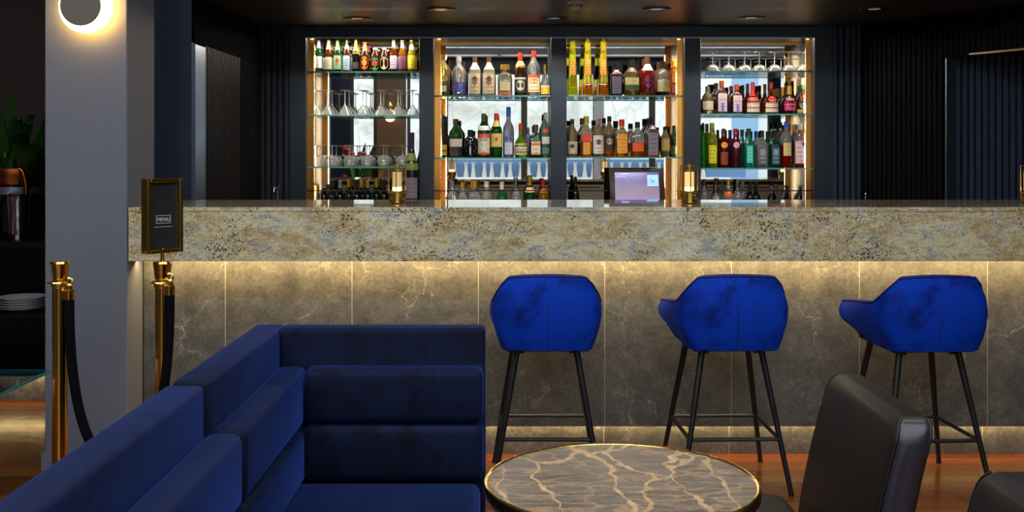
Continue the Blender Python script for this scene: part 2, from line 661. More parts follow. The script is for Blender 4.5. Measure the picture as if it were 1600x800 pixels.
# back wall with navy slats either side of the shelving
YB = 7.30
wb = struct('wall_back', box(-4.5, 5.5, 7.70, 7.76, 0, 2.95), M_SLATB, 0)
sb = struct('wall_back_slatted', box(XL, X(452, YB), YB + 0.012, YB + 0.05, 0, CEIL), M_SLATB, 0)
struct('wall_back_slatted_right', box(X(1300, YB), X(1346, YB) + 0.02, YB + 0.012, YB + 0.05, 0, CEIL), M_SLATB, 0)
sr = bpy.data.objects['wall_back_slatted_right']
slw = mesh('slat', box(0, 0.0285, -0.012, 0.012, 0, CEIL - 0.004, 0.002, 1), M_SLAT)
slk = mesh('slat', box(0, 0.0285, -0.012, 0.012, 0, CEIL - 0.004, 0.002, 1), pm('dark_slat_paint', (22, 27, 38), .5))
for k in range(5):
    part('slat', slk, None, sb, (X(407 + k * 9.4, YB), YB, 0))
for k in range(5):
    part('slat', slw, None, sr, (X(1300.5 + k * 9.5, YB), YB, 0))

# angled slatted wall on the right with an opening and a slatted door standing ajar behind it
A0 = Vector((X(1345, YB), YB, 0))
DR = Vector((0.45, -0.893, 0)).normalized()
ang = math.atan2(DR.y, DR.x)
wr = bpy.data.objects.new('wall_right', None)
COL.objects.link(wr)
wr['kind'] = 'structure'
wr.location = A0
wr.rotation_euler = (0, 0, ang)
part('panel_backing', box(0, 0.72, 0.012, 0.06, 0, CEIL), M_SLATB, wr, smooth=0)
part('panel_backing', box(0.72, 2.2, 0.012, 0.06, 2.012, CEIL), M_SLATB, wr, smooth=0)
M_SLATK = pm('black_slat_paint', (6, 7, 10), 0.7, spec=.12)  # slat colour taken down to black for the shade on this angled wall
sl1 = mesh('slat', box(0, 0.0285, -0.012, 0.012, 0, CEIL - 0.004, 0.002, 1), M_SLATK)
sl2 = mesh('slat', box(0, 0.0285, -0.012, 0.012, 2.016, CEIL - 0.004, 0.002, 1), M_SLATK)
k = 0
while k * 0.041 < 2.1:
    t = k * 0.041
    part('slat', sl1 if t < 0.69 else sl2, None, wr, (t, 0, 0))
    k += 1
part('jamb_trim', box(0.722, 0.730, -0.02, 0.06, 0, 2.0), M_BRUSH, wr, smooth=0)
part('head_trim', box(0.90, 2.1, -0.024, -0.004, 2.004, 2.015), pm('pale_brass_trim', (190, 168, 140), 0.3, 0.8), wr, smooth=0)
DY = 6.78
DX = X(1470, DY)
dr = struct('door_1', box(DX, DX + 0.86, DY + 0.012, DY + 0.05, 0.01, Z(86, DY)), M_SLATB, 0)
sld = mesh('slat', box(0, 0.0295, -0.012, 0.012, 0.01, Z(86, DY), 0.002, 1), M_SLATL)
for k in range(20):
    part('slat', sld, None, dr, (DX + 0.002 + k * 0.0428, DY, 0))

# ceilings
struct('ceiling', box(XL - 0.02, 4.0, 5.86, 7.7, CEIL, CEIL + 0.06), M_CEIL, 0)
struct('ceiling_bulkhead', box(-1.9, 5.5, 5.80, 5.86, CEIL - 0.0, 2.95), M_NAVYP, 0)
rl = struct('ceiling_room', merge(box(-4.5, 5.5, 2.2, 7.9, 2.95, 3.05), box(-4.5, -3.0, -2.5, 2.2, 2.95, 3.05),
                             box(4.0, 5.5, -2.5, 2.2, 2.95, 3.05), box(-3.0, 4.0, -2.5, -2.2, 2.95, 3.05)), M_WHITEC, 0)
for k in range(6):
    part('glazing_bar', box(-3.0 + k * 1.4 - 0.025, -3.0 + k * 1.4 + 0.025, -2.2, 2.2, 2.97, 3.05), M_OLIVE, rl, smooth=0)
for k in range(5):
    part('roof_pane', box(-2.97 + k * 1.4, -3.0 + 1.37 + k * 1.4, -2.2, 2.2, 3.0, 3.006), M_WINDOWG, rl, smooth=0)
struct('wall_room_left', box(-4.6, -4.5, -2.5, 7.9, 0, 3.05), M_DARKW, 0)
struct('wall_room_right', box(5.5, 5.6, -2.5, 7.9, 0, 3.05), M_NAVYP, 0)
struct('wall_annex', box(-4.5, -2.28, 7.10, 7.16, 0, 2.95), M_DARKW, 0)
struct('wall_annex_side', box(-2.34, -2.28, 5.83, 7.10, 0, 2.95), M_DARKW, 0)

# window wall behind the camera, seen in the back-bar mirrors
YW = -2.5
ww = struct('wall_window', merge(
    box(-4.5, -2.65, YW - 0.15, YW, 0, 3.05), box(-2.65, 4.25, YW - 0.15, YW, 2.75, 3.05),
    box(-2.65, -1.72, YW - 0.15, YW, 0, 0.75), box(-1.10, 1.55, YW - 0.15, YW, 0, 0.75),
    box(2.12, 4.25, YW - 0.15, YW, 0, 0.75), box(4.25, 4.4, YW - 0.15, YW, 0, 3.05),
    box(4.75, 5.5, YW - 0.15, YW, 0, 3.05), box(4.4, 4.75, YW - 0.15, YW, 2.75, 3.05), box(4.4, 4.75, YW - 0.15, YW, 0, 0.75),
    box(-2.22, -1.74, YW - 0.15, YW, 0.75, 2.75)), M_NAVYP, 0)
struct('trim_window_panel', box(-2.21, -1.75, YW, YW + 0.02, 0.75, 2.75), pm('walnut_panel', (96, 70, 44), 0.5), 0)
wx = [(-2.65, -2.22), (-1.72, -1.10), (-1.10, 0.20), (0.20, 1.38), (1.38, 2.30), (2.30, 4.25)]
for i, (a, b) in enumerate(wx):
    wi = struct('window_%d' % (i + 1), merge(box(a, a + 0.05, YW - 0.1, YW - 0.04, 0.02, 2.75), box(b - 0.05, b, YW - 0.1, YW - 0.04, 0.02, 2.75),
                                           box(a, b, YW - 0.1, YW - 0.04, 2.68, 2.75), box(a, b, YW - 0.1, YW - 0.04, 0.75, 0.82)), M_OLIVE, 0)
    part('pane', box(a + 0.05, b - 0.05, YW - 0.075, YW - 0.069, 0.05, 2.68), M_WINDOWG, wi, smooth=0)
struct('trim_window_post', box(1.34, 1.50, YW - 0.02, YW + 0.06, 0, 2.75), pm('pale_post', (170, 172, 170), 0.6), 0)
struct('ground_outside', box(-14, 18, -14, YW - 0.15, -0.2, -0.05), M_PAVE, 0)
struct('wall_courtyard', box(-10, 4.9, -9.3, -9.0, -0.05, 5.2), M_OUT, 0)
ob = struct('wall_arcade', merge(box(4.9, 5.5, -9.3, -9.0, -0.05, 5.6), box(7.0, 12, -9.3, -9.0, -0.05, 5.6), box(5.5, 7.0, -9.3, -9.0, 3.6, 5.6)),
            pm('blue_arcade_render', (140, 170, 202), 0.8), 0)
struct('wall_arcade_inner', box(5.3, 7.2, -9.9, -9.8, -0.05, 3.8), M_OUT, 0)


# ------------------------------------------------------------------ the bar counter
bar = thing('bar_counter', 'long bar with speckled gold granite top and grey veined stone front', 'bar counter', (0, 0, 0))
BX0, BX1 = XP1 + 0.004, 3.3
GZ0, GZ1 = 0.937, 1.18
part('countertop', box(BX0, BX1, 4.897, 5.65, GZ1 - 0.02, GZ1, 0.0015, 1), M_GRAN, bar)
part('fascia', box(BX0, BX1, 4.899, 4.93, GZ0, GZ1 - 0.0215, 0.0015, 1), M_GRAN, bar)
part('soffit', box(BX0, BX1, 4.93, 5.12, GZ0 + 0.012, GZ0 + 0.03), pm('bar_soffit', (120, 110, 96), 0.7), bar, smooth=0)
part('carcass', merge(box(BX0, BX1, 5.125, 5.60, 0.152, GZ1 - 0.021), box(BX0, BX1, 5.165, 5.56, 0.0, 0.152)), M_GROUT, bar, smooth=0)
jx = [BX0] + [X(p, 5.10) for p in (352, 550, 747.5, 945, 1143, 1343, 1543)] + [X(1741, 5.1), BX1]
for a, b in zip(jx[:-1], jx[1:]):
    part('stone_panel', box(a + 0.0011, b - 0.0011, 5.10, 5.125, 0.142, GZ0 + 0.02, 0.001, 1), M_TILE, bar)
    part('plinth_tile', box(a + 0.0011, b - 0.0011, 5.155, 5.165, 0.0, 0.152, 0.001, 1), M_TILE, bar)
    if b < BX1:
        part('joint', box(b - 0.0013, b + 0.0013, 5.1004, 5.124, 0.142, GZ0 + 0.02), M_GROUT, bar, smooth=0)
        part('joint', box(b - 0.0013, b + 0.0013, 5.1553, 5.164, 0.0, 0.150), M_GROUT, bar, smooth=0)
part('light_channel', box(BX0, BX1, 5.005, 5.035, GZ0 - 0.004, GZ0 + 0.012), M_BRUSH, bar, smooth=0)


# ------------------------------------------------------------------ back bar shelving
bb = thing('back_bar_shelving', 'navy back bar with four mirrored bays, glass shelves and brass strips', 'shelving', (0, 0, 0))
BZ = 0.93
ups = [(452, 478), (655, 677.5), (861, 885.5), (1070, 1095), (1273, 1301)]
for a, b in ups:
    part('upright', box(X(a, YB), X(b, YB), YB, 7.66, BZ, Z(58, YB), 0.002, 1), M_NAVYP, bb)
part('header', box(X(452, YB), X(1301, YB), YB, 7.66, Z(58, YB), CEIL - 0.002, 0.002, 1), M_NAVYP, bb)
part('header_trim', box(X(478, YB), X(1273, YB), YB - 0.004, YB - 0.0005, Z(59.5, YB), Z(58, YB)), M_BRUSH, bb, smooth=0)
bays = [(478, 655), (677.5, 861), (885.5, 1070), (1095, 1273)]
shelf_rows = [(113, 180, 260), (150, 246), (150, 245), (112, 178.5, 262)]
SZ = {}
for i, ((a, b), rows) in enumerate(zip(bays, shelf_rows)):
    x0, x1 = X(a, YB), X(b, YB)
    part('mirror', box(x0 + 0.001, x1 - 0.001, 7.65, 7.658, BZ, Z(58, YB) - 0.001), M_MIRROR, bb, smooth=0)
    for j, ry in enumerate(rows):
        zt = Z(ry, 7.43)
        SZ[(i, j)] = zt
        s = part('glass_shelf', box(x0 + 0.002, x1 - 0.002, 7.335, 7.64, zt - 0.010, zt), M_SHELF, bb, smooth=0)
        part('polished_edge', box(x0 + 0.002, x1 - 0.002, 7.331, 7.335, zt - 0.010, zt), M_SHELFE, s, smooth=0, label='green polished front edge')
    part('top_channel', box(x0 + .002, x1 - .002, 7.632, 7.6495, Z(69.5, 7.64), Z(61.5, 7.64)), M_BRASSD, bb, smooth=0)  # added brass strip imitating the header's reflection in the mirror
    left = i < 2
    sx = x0 if left else x1
    sg = 1 if left else -1
    def sbox(u0, u1, y0, y1, z0, z1):
        p, q = sx + sg * u0, sx + sg * u1
        return box(min(p, q), max(p, q), y0, y1, z0, z1)
    M_BRASSO = pm('orange_brass', (226, 158, 80), .2, 1.0)
    bs = part('brass_strip', merge(sbox(0.001, 0.024, 7.36, 7.372, BZ, Z(58, YB) - 0.002), sbox(0.024, 0.044, 7.352, 7.372, BZ, Z(58, YB) - 0.002)), M_BRASSO, bb, smooth=0)
    area('bay_strip_light', (sx + sg * 0.047, 7.378, 1.55), (-PI / 2, 0, sg * math.radians(-105)), 0.016, 1.15, LED_BAY, (1.0, 0.78, 0.46))
    area('bay_top_light', ((x0 + x1) / 2, 7.345, Z(58, YB) - 0.004), (math.radians(-8), 0, 0), x1 - x0 - 0.04, 0.01, LED_SHELF, (1.0, 0.88, 0.7))
for (a, b) in bays:
    b = 950 if a == 885.5 else b
    part('bottle_rail', cyl((X(a, YB), 7.325, Z(298, 7.325)), (X(b, YB), 7.325, Z(298, 7.325)), 0.004, seg=8), M_STEEL, bb)

bc = thing('back_counter', 'low dark counter below the mirrored shelving, carrying the bottle rail', 'counter', (0, 0, 0))
part('worktop', box(X(430, 7.0), X(1290, 7.0), 6.95, 7.648, BZ - 0.04, BZ - 0.001), pm('dark_worktop', (40, 34, 30), 0.25), bc, smooth=0)
for k in range(6):
    a = X(430, 7.0) + k * 0.59
    c = part('cabinet_door', box(a + 0.003, a + 0.587, 6.97, 6.99, 0.08, BZ - 0.045, 0.002, 1), M_BLACK, bc)
part('carcass', box(X(430, 7.0), X(1290, 7.0), 6.99, 7.64, 0.0, BZ - 0.041), M_BLACK, bc, smooth=0)


# ------------------------------------------------------------------ bottles
PROF = {
    'beer': ([(.93, 0), (1, .02), (1, .52), (.93, .60), (.62, .72), (.45, .80), (.38, .95), (.46, .955), (.46, 1)], .955, .50, None),
    'stubby': ([(.93, 0), (1, .02), (1, .58), (.86, .72), (.5, .86), (.46, .95), (.46, 1)], .93, .52, None),
    'round': ([(.94, 0), (1, .02), (1, .60), (.9, .67), (.5, .77), (.36, .81), (.34, 1)], .86, .40, None),
    'wine': ([(.95, 0), (1, .02), (1, .60), (.88, .68), (.5, .78), (.37, .84), (.37, 1)], .82, .40, None),
    'square': ([(.96, 0), (1, .015), (1, .60), (.92, .65), (.5, .73), (.36, .77), (.36, 1)], .82, .42, 5),
    'cone': ([(1, 0), (1, .03), (.96, .04), (.56, .72), (.50, .95), (.54, 1)], .955, .60, 8),
    'flask': ([(.88, 0), (1, .04), (1, .50), (.9, .63), (.6, .73), (.38, .78), (.38, 1)], .80, .42, None),
    'bulb': ([(.80, 0), (1, .05), (1, .34), (.8, .48), (.36, .60), (.27, .74), (.27, 1)], .80, .31, None),
    'fat': ([(.72, 0), (.86, .08), (1, .28), (.98, .42), (.62, .58), (.36, .66), (.34, 1)], .70, .40, None),
    'decanter': ([(.97, 0), (1, .02), (1, .56), (.88, .68), (.34, .76), (.30, .84), (.34, 1)], .84, .62, 4),
    'goose': ([(.95, 0), (1, .02), (1, .50), (.92, .60), (.55, .69), (.38, .73), (.38, 1)], .78, .42, None),
}


def prof_r(prof, z):
    for (r0, z0), (r1, z1) in zip(prof[:-1], prof[1:]):
        if z0 <= z <= z1:
            t = 0 if z1 == z0 else (z - z0) / (z1 - z0)
            return r0 + (r1 - r0) * t
    return prof[-1][0]


def cut(prof, z0, z1):
    out = [(prof_r(prof, z0), z0)] + [(r, z) for r, z in prof if z0 < z < z1] + [(prof_r(prof, z1), z1)]
    return out


def patch(prof, r, h, n, shape, z0, z1, ha, off=0.0007):
    """a label lying on the bottle's front: shape rect, disc or diamond between height fractions z0..z1, half angle ha degrees"""
    def pt(t, zf):
        th = -PI / 2 + t
        q = r * prof_r(prof, zf) * sup(th, n) + off
        return (q * math.cos(th), q * math.sin(th), zf * h)
    a = math.radians(ha)
    if shape == 'rect':
        nz, na = 3, 8
        V = [pt(-a + 2 * a * i / na, z0 + (z1 - z0) * j / nz) for j in range(nz + 1) for i in range(na + 1)]
        Fa = [(j * (na + 1) + i, j * (na + 1) + i + 1, (j + 1) * (na + 1) + i + 1, (j + 1) * (na + 1) + i) for j in range(nz) for i in range(na)]
        return V, Fa
    m = 16 if shape == 'disc' else 8
    zc, dz = (z0 + z1) / 2, (z1 - z0) / 2
    V = [pt(0, zc)]
    for k2 in range(m):
        t = 2 * PI * k2 / m
        c, s = math.cos(t), math.sin(t)
        if shape == 'diamond':
            q = 1.0 / (abs(c) + abs(s))
            c, s = c * q, s * q
        V.append(pt(a * c, zc + dz * s))
    return V, [(0, 1 + k2, 1 + (k2 + 1) % m) for k2 in range(m)]


def bottle(px, ty, wpx, typ, glass, cap, labs, text, z, d=7.43, fill=None, group=None, name='liquor_bottle', capz=None, capr=None, yaw=0.0, cat='bottle'):
    """px, ty, wpx: where the bottle's axis and top come and how wide it is at depth d; fill = (height fraction, material of the drink)"""
    prof, cz, cr, n = PROF[typ]
    cz = cz if capz is None else capz
    r = wpx / 2 * d / F
    h = Z(ty, d) - z
    xc = X(px, d)
    for u0, u1 in bays:                       # stay clear of the uprights at either end of the bay
        if X(u0, YB) - .02 < xc < X(u1, YB) + .02:
            rr = r * (1.06 if n else 1.0) + .002
            xc = min(max(xc, X(u0, YB) + rr), X(u1, YB) - rr)
    t = thing(name, text, cat, (xc, d, z), yaw, group)
    seg = 24 if n else 18
    bz0 = 0.0
    if fill:
        part('drink', lathe([(r * a, h * b) for a, b in cut(prof, 0, fill[0])], seg, n), fill[1], t)
        bz0 = fill[0]
    part('body', lathe([(r * a, h * b) for a, b in cut(prof, bz0, cz)], seg, n), glass, t)
    if cap:
        c0 = max(prof_r(prof, cz) * 1.04, 0.02)
        cr2 = max(cr if capr is None else capr, 0)
        if cz < 0.82 or typ == 'cone':
            cp = [(a * 1.06, b) for a, b in cut(prof, cz, 1.0)]
        else:
            cp = [(cr2, cz), (cr2, 1.0)]
        part('cap', lathe([(r * a, h * b) for a, b in cp], 14), cap, t)
    for L in labs:
        nm, shp, z0, z1, ha, colr = L[:6]
        mt = colr if isinstance(colr, bpy.types.Material) else printed(colr, L[6] if len(L) > 6 else (70, 58, 52))
        off = 0.0007 if nm in ('label', 'neck_label', 'foil') else 0.0014
        part(nm, patch(prof, r, h, n, shp, z0, z1, ha, off), mt, t)
    return t


BROWN, AMBER, GREEN, DKGREEN = gl((150, 70, 20)), gl((226, 140, 40)), gl((40, 130, 50)), dk((16, 34, 20))
CLEAR, FROST, YELLOWG = gl((246, 248, 246)), gl((238, 236, 226), 0.35), gl((238, 214, 60))
DKBROWN, BLACKG, TEAL, LIME = dk((44, 22, 12)), dk((14, 13, 16)), gl((50, 190, 160)), gl((214, 224, 40))
RED, ORANGE, PLUM = gl((220, 40, 24)), gl((240, 120, 30)), dk((40, 14, 24))
CB, CG, CRD, CGOLD, CW, CBLU = dk((20, 18, 18), .35), dk((30, 110, 40), .3), dk((200, 40, 28), .3), pm('gold_foil', (214, 168, 70), .28, .8), dk((222, 218, 208), .4), dk((40, 84, 176), .3)
CBR, CGR, CCR = dk((70, 44, 30), .4), dk((130, 130, 132), .3), dk((226, 206, 160), .4)
LCR, LWH, LYE, LOR, LRD, LGN, LBL, LBK, LPU = (226, 214, 186), (226, 224, 218), (222, 178, 60), (226, 106, 40), (204, 50, 40), (44, 140, 70), (52, 74, 160), (46, 44, 52), (104, 70, 120)

# -- left bay, top shelf: beers
z = SZ[(0, 0)]
beers = [
    (484, 61, 11.6, 'beer', DKBROWN, CCR, [('foil', 'rect', .66, .95, 85, LCR), ('label', 'rect', .14, .50, 62, LCR), ('emblem', 'disc', .2, .44, 40, LRD)], 'brown', 'cream-foiled beer bottle with red oval badge, beside the brass strip'),
    (498, 62, 11.6, 'beer', GREEN, CW, [('neck_label', 'rect', .74, .93, 80, (180, 150, 200)), ('label', 'rect', .12, .48, 62, LWH, (190, 40, 60))], 'green', 'green beer bottle with white and pink label and lavender neck'),
    (513.5, 62, 11.6, 'beer', BROWN, CCR, [('foil', 'rect', .70, .95, 85, (226, 200, 120)), ('label', 'rect', .08, .46, 64, (176, 176, 160))], 'amber', 'brown beer bottle with pale gold neck and silver-grey label'),
    (527.5, 62, 12, 'beer', DKGREEN, CG, [('foil', 'rect', .68, .95, 85, (110, 160, 60)), ('label', 'rect', .08, .5, 66, (120, 170, 130)), ('emblem', 'disc', .26, .42, 24, LRD)], 'green', 'dark green beer bottle with pale green label and red dot'),
    (542, 62, 11.6, 'beer', DKBROWN, CGOLD, [('neck_label', 'rect', .72, .84, 80, LWH), ('label', 'rect', .06, .5, 60, (150, 170, 196))], 'brown', 'brown beer bottle with silver-blue label and white neck band'),
    (556, 61.5, 11.6, 'beer', BLACKG, CGOLD, [('foil', 'rect', .56, .95, 88, CGOLD), ('label', 'rect', .1, .3, 50, (66, 60, 58))], 'gold', 'black beer bottle with long gold foil neck'),
    (570, 66, 13.4, 'beer', DKBROWN, CRD, [('neck_label', 'rect', .72, .94, 80, LOR), ('label', 'disc', .08, .52, 62, LOR), ('emblem', 'disc', .2, .42, 34, (240, 150, 70))], 'orange', 'dark beer bottle with round orange label and orange neck'),
    (586, 75, 14, 'stubby', DKBROWN, CCR, [('label', 'disc', .06, .6, 66, LGN), ('emblem', 'rect', .26, .44, 34, LRD)], 'brown', 'stubby beer bottle with oval green label and red badge'),
    (600.5, 75, 13.4, 'stubby', DKBROWN, CCR, [('label', 'disc', .1, .62, 62, (206, 196, 150))], 'brown', 'stubby beer bottle with oval cream chequered label'),
    (615, 62, 11.6, 'beer', BROWN, CCR, [('neck_label', 'rect', .76, .95, 80, (226, 210, 150)), ('label', 'rect', .1, .5, 62, (186, 180, 200), (80, 40, 90))], 'amber', 'brown beer bottle with white and violet label'),
    (628.5, 63, 12.4, 'beer', AMBER, CCR, [('neck_label', 'rect', .76, .93, 80, (190, 160, 190)), ('label', 'rect', .1, .5, 62, (120, 70, 100))], 'amber', 'amber beer bottle with purple-brown label'),
    (643, 63, 12.4, 'beer', YELLOWG, CGOLD, [('neck_label', 'rect', .72, .86, 80, LWH), ('label', 'rect', .1, .52, 62, (232, 206, 50), (60, 110, 60))], 'yellow', 'yellow lager bottle with yellow label nearest the grey upright'),
]
gcol = {'brown': DKBROWN, 'green': GREEN, 'amber': BROWN, 'gold': AMBER, 'orange': AMBER, 'yellow': YELLOWG}
for px, ty, wp, typ, g, c, L, colr, txt in beers:
    bottle(px, ty, wp, typ, g, c, L, txt, z, 7.41, group='beers on the top left shelf', name='beer_bottle')
    first = txt.split(' bottle')[0] if 'stubby' not in txt else txt.replace('stubby beer bottle', 'stubby').split(' and')[0]
    d2 = 7.52
    kk = (px - 800) * (7.41 / 7.52 - 1) * -1
    pxb = px + (4.6 if px < 640 else 3.0)
    bottle(pxb, ty + 2.5, wp, typ, g, c, [l for l in L if l[0] != 'emblem'], 'back-row bottle half hidden behind the ' + txt.split(',')[0].replace(' beer bottle', ' beer').split(' nearest')[0] , z, d2, group='beers in the back row of the top left shelf', name='beer_bottle')

# -- second bay, upper shelf
z = SZ[(1, 0)]
G2 = 'spirits on the upper shelf of the second bay'
bottle(693, 85, 20, 'round', gl((232, 206, 120)), CBR, [('label', 'rect', .1, .24, 30, (214, 200, 150)), ('neck_label', 'disc', .34, .5, 40, (206, 176, 110))], 'pale gold liqueur bottle with brown stopper beside the brass strip', z, group=G2)
bottle(717, 88, 22, 'round', CLEAR, CGR, [('label', 'rect', .08, .34, 62, (40, 58, 160), (220, 224, 240))], 'clear vodka bottle with a square royal blue label', z, group=G2)
palm = [('neck_label', 'rect', .68, .84, 80, (232, 206, 150)), ('label', 'rect', .06, .58, 66, (216, 196, 160)), ('emblem', 'disc', .28, .5, 26, (96, 70, 90)), ('motif', 'disc', .26, .36, 18, (206, 160, 60))]
bottle(742, 88.5, 19, 'round', FROST, CBR, palm, 'frosted cream coconut rum bottle standing next to the blue-label vodka', z, group=G2)
bottle(764, 88.5, 19, 'round', FROST, CBR, palm, 'frosted cream coconut rum bottle standing next to the square decanter', z, group=G2)
bottle(789, 101, 23, 'decanter', gl((226, 218, 200)), CGOLD, [('label', 'rect', .16, .44, 34, (206, 190, 140)), ('label_band', 'rect', .03, .12, 42, (196, 90, 30))], 'square clear decanter with flat gold stopper and orange base band', z, group=G2)
bottle(813, 82, 18, 'wine', DKBROWN, CRD, [('neck_label', 'rect', .66, .8, 84, (224, 160, 80)), ('label', 'rect', .08, .42, 66, (60, 50, 40)), ('label_band', 'rect', .38, .42, 66, LWH), ('emblem', 'disc', .12, .36, 42, (206, 212, 196))], 'brown bottle with red capsule and round white badge', z, group=G2)
bottle(834, 79.5, 20.5, 'round', CLEAR, CRD, [('label', 'rect', .08, .46, 64, LCR), ('label_band', 'rect', .40, .46, 64, LOR), ('emblem', 'disc', .26, .38, 34, (206, 160, 40)), ('band', 'rect', .10, .14, 64, (224, 170, 110))], 'tall clear rum bottle with big red cap and orange-topped label', z, group=G2)
bottle(856, 101, 15.5, 'bulb', CLEAR, CGOLD, [('label', 'rect', .06, .34, 62, (232, 190, 60)), ('label_band', 'rect', .26, .34, 62, LCR)], 'small clear bottle with yellow cap and yellow label by the second upright', z, group=G2)
# -- second bay, middle shelf
z = SZ[(1, 1)]
G3 = 'spirits on the middle shelf of the second bay'
bottle(688.5, 179.6, 19, 'bulb', DKBROWN, CB, [('label', 'rect', .05, .30, 64, LYE), ('band', 'rect', .14, .18, 64, (120, 90, 40))], 'squat dark brandy bottle with yellow label beside the brass strip', z, group=G3, capz=.62)
bottle(693, 180.5, 18, 'bulb', DKBROWN, CB, [], 'dark brandy bottle mostly hidden behind the yellow-labelled one', z, 7.57, group=G3, capz=.62)
bottle(712, 186, 21, 'round', GREEN, CBR, [('label', 'rect', .28, .48, 70, (206, 190, 186)), ('label_band', 'rect', .04, .26, 70, (34, 30, 40))], 'green whisky bottle with white label above a black band', z, group=G3)
bottle(735, 203, 22, 'flask', BLACKG, CB, [('label', 'diamond', .10, .62, 66, (200, 190, 190))], 'squat black gin bottle with a white diamond label', z, group=G3)
bottle(756, 177.5, 19.5, 'wine', GREEN, dk((60, 80, 40), .4), [('neck_label', 'rect', .62, .72, 70, LWH), ('label', 'rect', .06, .54, 68, (206, 196, 160)), ('label_band', 'rect', .44, .54, 68, LRD, (240, 230, 220)), ('band', 'rect', .06, .1, 68, LRD), ('emblem', 'disc', .18, .36, 40, LWH)], 'green vermouth bottle with red-topped picture label', z, group=G3)
bottle(775.5, 177, 17.5, 'wine', GREEN, CRD, [('neck_label', 'rect', .7, .84, 80, (200, 180, 90)), ('label', 'rect', .24, .54, 70, (226, 196, 110)), ('emblem', 'disc', .36, .46, 14, (190, 70, 40))], 'green whiskey bottle with red cap and buff yellow label', z, group=G3)
bottle(794.5, 167, 17.5, 'goose', gl((206, 212, 232), .22), CBLU, [('label', 'disc', .30, .44, 46, (110, 120, 190)), ('band', 'rect', .06, .3, 40, (196, 198, 222))], 'tall frosted vodka bottle with long blue cap', z, group=G3, capz=.8)
bottle(814, 192.6, 20.6, 'bulb', gl((150, 206, 40)), CRD, [('label', 'rect', .08, .40, 68, (214, 200, 160)), ('band', 'rect', .14, .17, 68, (150, 90, 50)), ('label_band', 'rect', .22, .24, 68, (150, 90, 50))], 'round lime green bottle with cream label and striped foot', z, group=G3)
bottle(825.5, 199, 10, 'round', pm('violet_glass', (110, 96, 140), .1), CGR, [], 'violet-grey bottle peeping between lime green and square green bottles', z, 7.57, group=G3)
bottle(837, 194.7, 20, 'square', DKGREEN, CBR, [('label', 'rect', .08, .66, 36, (210, 206, 186)), ('emblem', 'disc', .46, .63, 22, (44, 120, 50)), ('label_band', 'rect', .36, .44, 36, LOR), ('band', 'rect', .08, .12, 36, LOR)], 'square dark green herbal bottle with orange stripe across its label', z, group=G3)
bottle(855, 176, 15, 'round', gl((150, 206, 170)), CGR, [('emblem', 'disc', .54, .64, 34, LRD), ('label', 'rect', .30, .46, 60, (206, 206, 200)), ('label_band', 'rect', .08, .22, 60, (90, 130, 110))], 'tall pale green bottle with red seal by the second upright', z, group=G3, capz=.86)
# -- third bay, upper shelf
z = SZ[(2, 0)]
G4 = 'spirits on the upper shelf of the third bay'
gal = [('label', 'rect', .36, .62, 34, (214, 150, 60), (120, 70, 30))]
bottle(894.5, 59.5, 17, 'cone', gl((226, 222, 40)), CCR, gal, 'tall tapering liqueur bottle, greenish yellow down to its base', z, 7.42, group=G4)
bottle(918, 60, 17.5, 'cone', gl((232, 214, 50)), CGOLD, gal, 'tall tapering yellow liqueur bottle with amber foot, between its two twins', z, 7.42, group=G4, fill=(.22, gl((226, 130, 20))))
bottle(942.5, 60, 17.5, 'cone', gl((232, 206, 50)), CGOLD, gal, 'tall tapering yellow liqueur bottle next to the square black-capped whiskey', z, 7.42, group=G4, fill=(.22, gl((220, 120, 20))))
bottle(963, 96, 19, 'square', dk((40, 24, 36)), CB, [('label', 'rect', .06, .56, 38, (104, 96, 116), (50, 44, 60)), ('band', 'rect', .62, .66, 38, (120, 40, 30))], 'square plum-dark whiskey bottle with black cap and grey label', z, group=G4)
bottle(987, 93, 24, 'flask', gl((196, 170, 110)), CB, [('label', 'rect', .18, .50, 62, (206, 190, 140)), ('label_band', 'rect', .16, .30, 62, (60, 96, 50)), ('neck_label', 'rect', .66, .78, 60, (60, 40, 30))], 'squat golden rum bottle with cream and green label', z, group=G4)
bottle(1011.5, 88, 21.5, 'flask', gl((206, 54, 20)), CBR, [('label', 'diamond', .18, .46, 44, (110, 60, 150)), ('neck_label', 'rect', .64, .8, 70, (190, 180, 190))], 'red-amber cognac bottle with a purple diamond label', z, group=G4, fill=(.12, gl((230, 150, 50))))
bottle(1006, 92, 18, 'flask', gl((206, 90, 40)), CBR, [], 'amber bottle behind the purple diamond cognac, stopper showing', z, 7.57, group=G4)
bottle(1036, 96, 21, 'flask', gl((226, 220, 206)), CB, [('label', 'rect', .12, .42, 58, (196, 176, 116)), ('label_band', 'rect', .40, .46, 58, (190, 200, 206))], 'clear-shouldered bottle with beige label and dark foot', z, group=G4, fill=(.12, BLACKG))
bottle(1029, 97, 17, 'flask', gl((214, 210, 200)), CBR, [], 'clear bottle half hidden behind the beige-labelled one', z, 7.57, group=G4)
bottle(1058, 93, 17.5, 'square', gl((236, 120, 24)), dk((226, 140, 30), .3), [('label', 'rect', .36, .62, 38, (226, 150, 50)), ('label_band', 'rect', .08, .3, 38, (196, 90, 90))], 'square orange liqueur bottle against the brass strip', z, 7.42, group=G4)
bottle(1051, 96, 15, 'square', gl((220, 110, 30)), dk((214, 120, 30), .3), [], 'orange square bottle behind its twin by the brass strip', z, 7.57, group=G4)
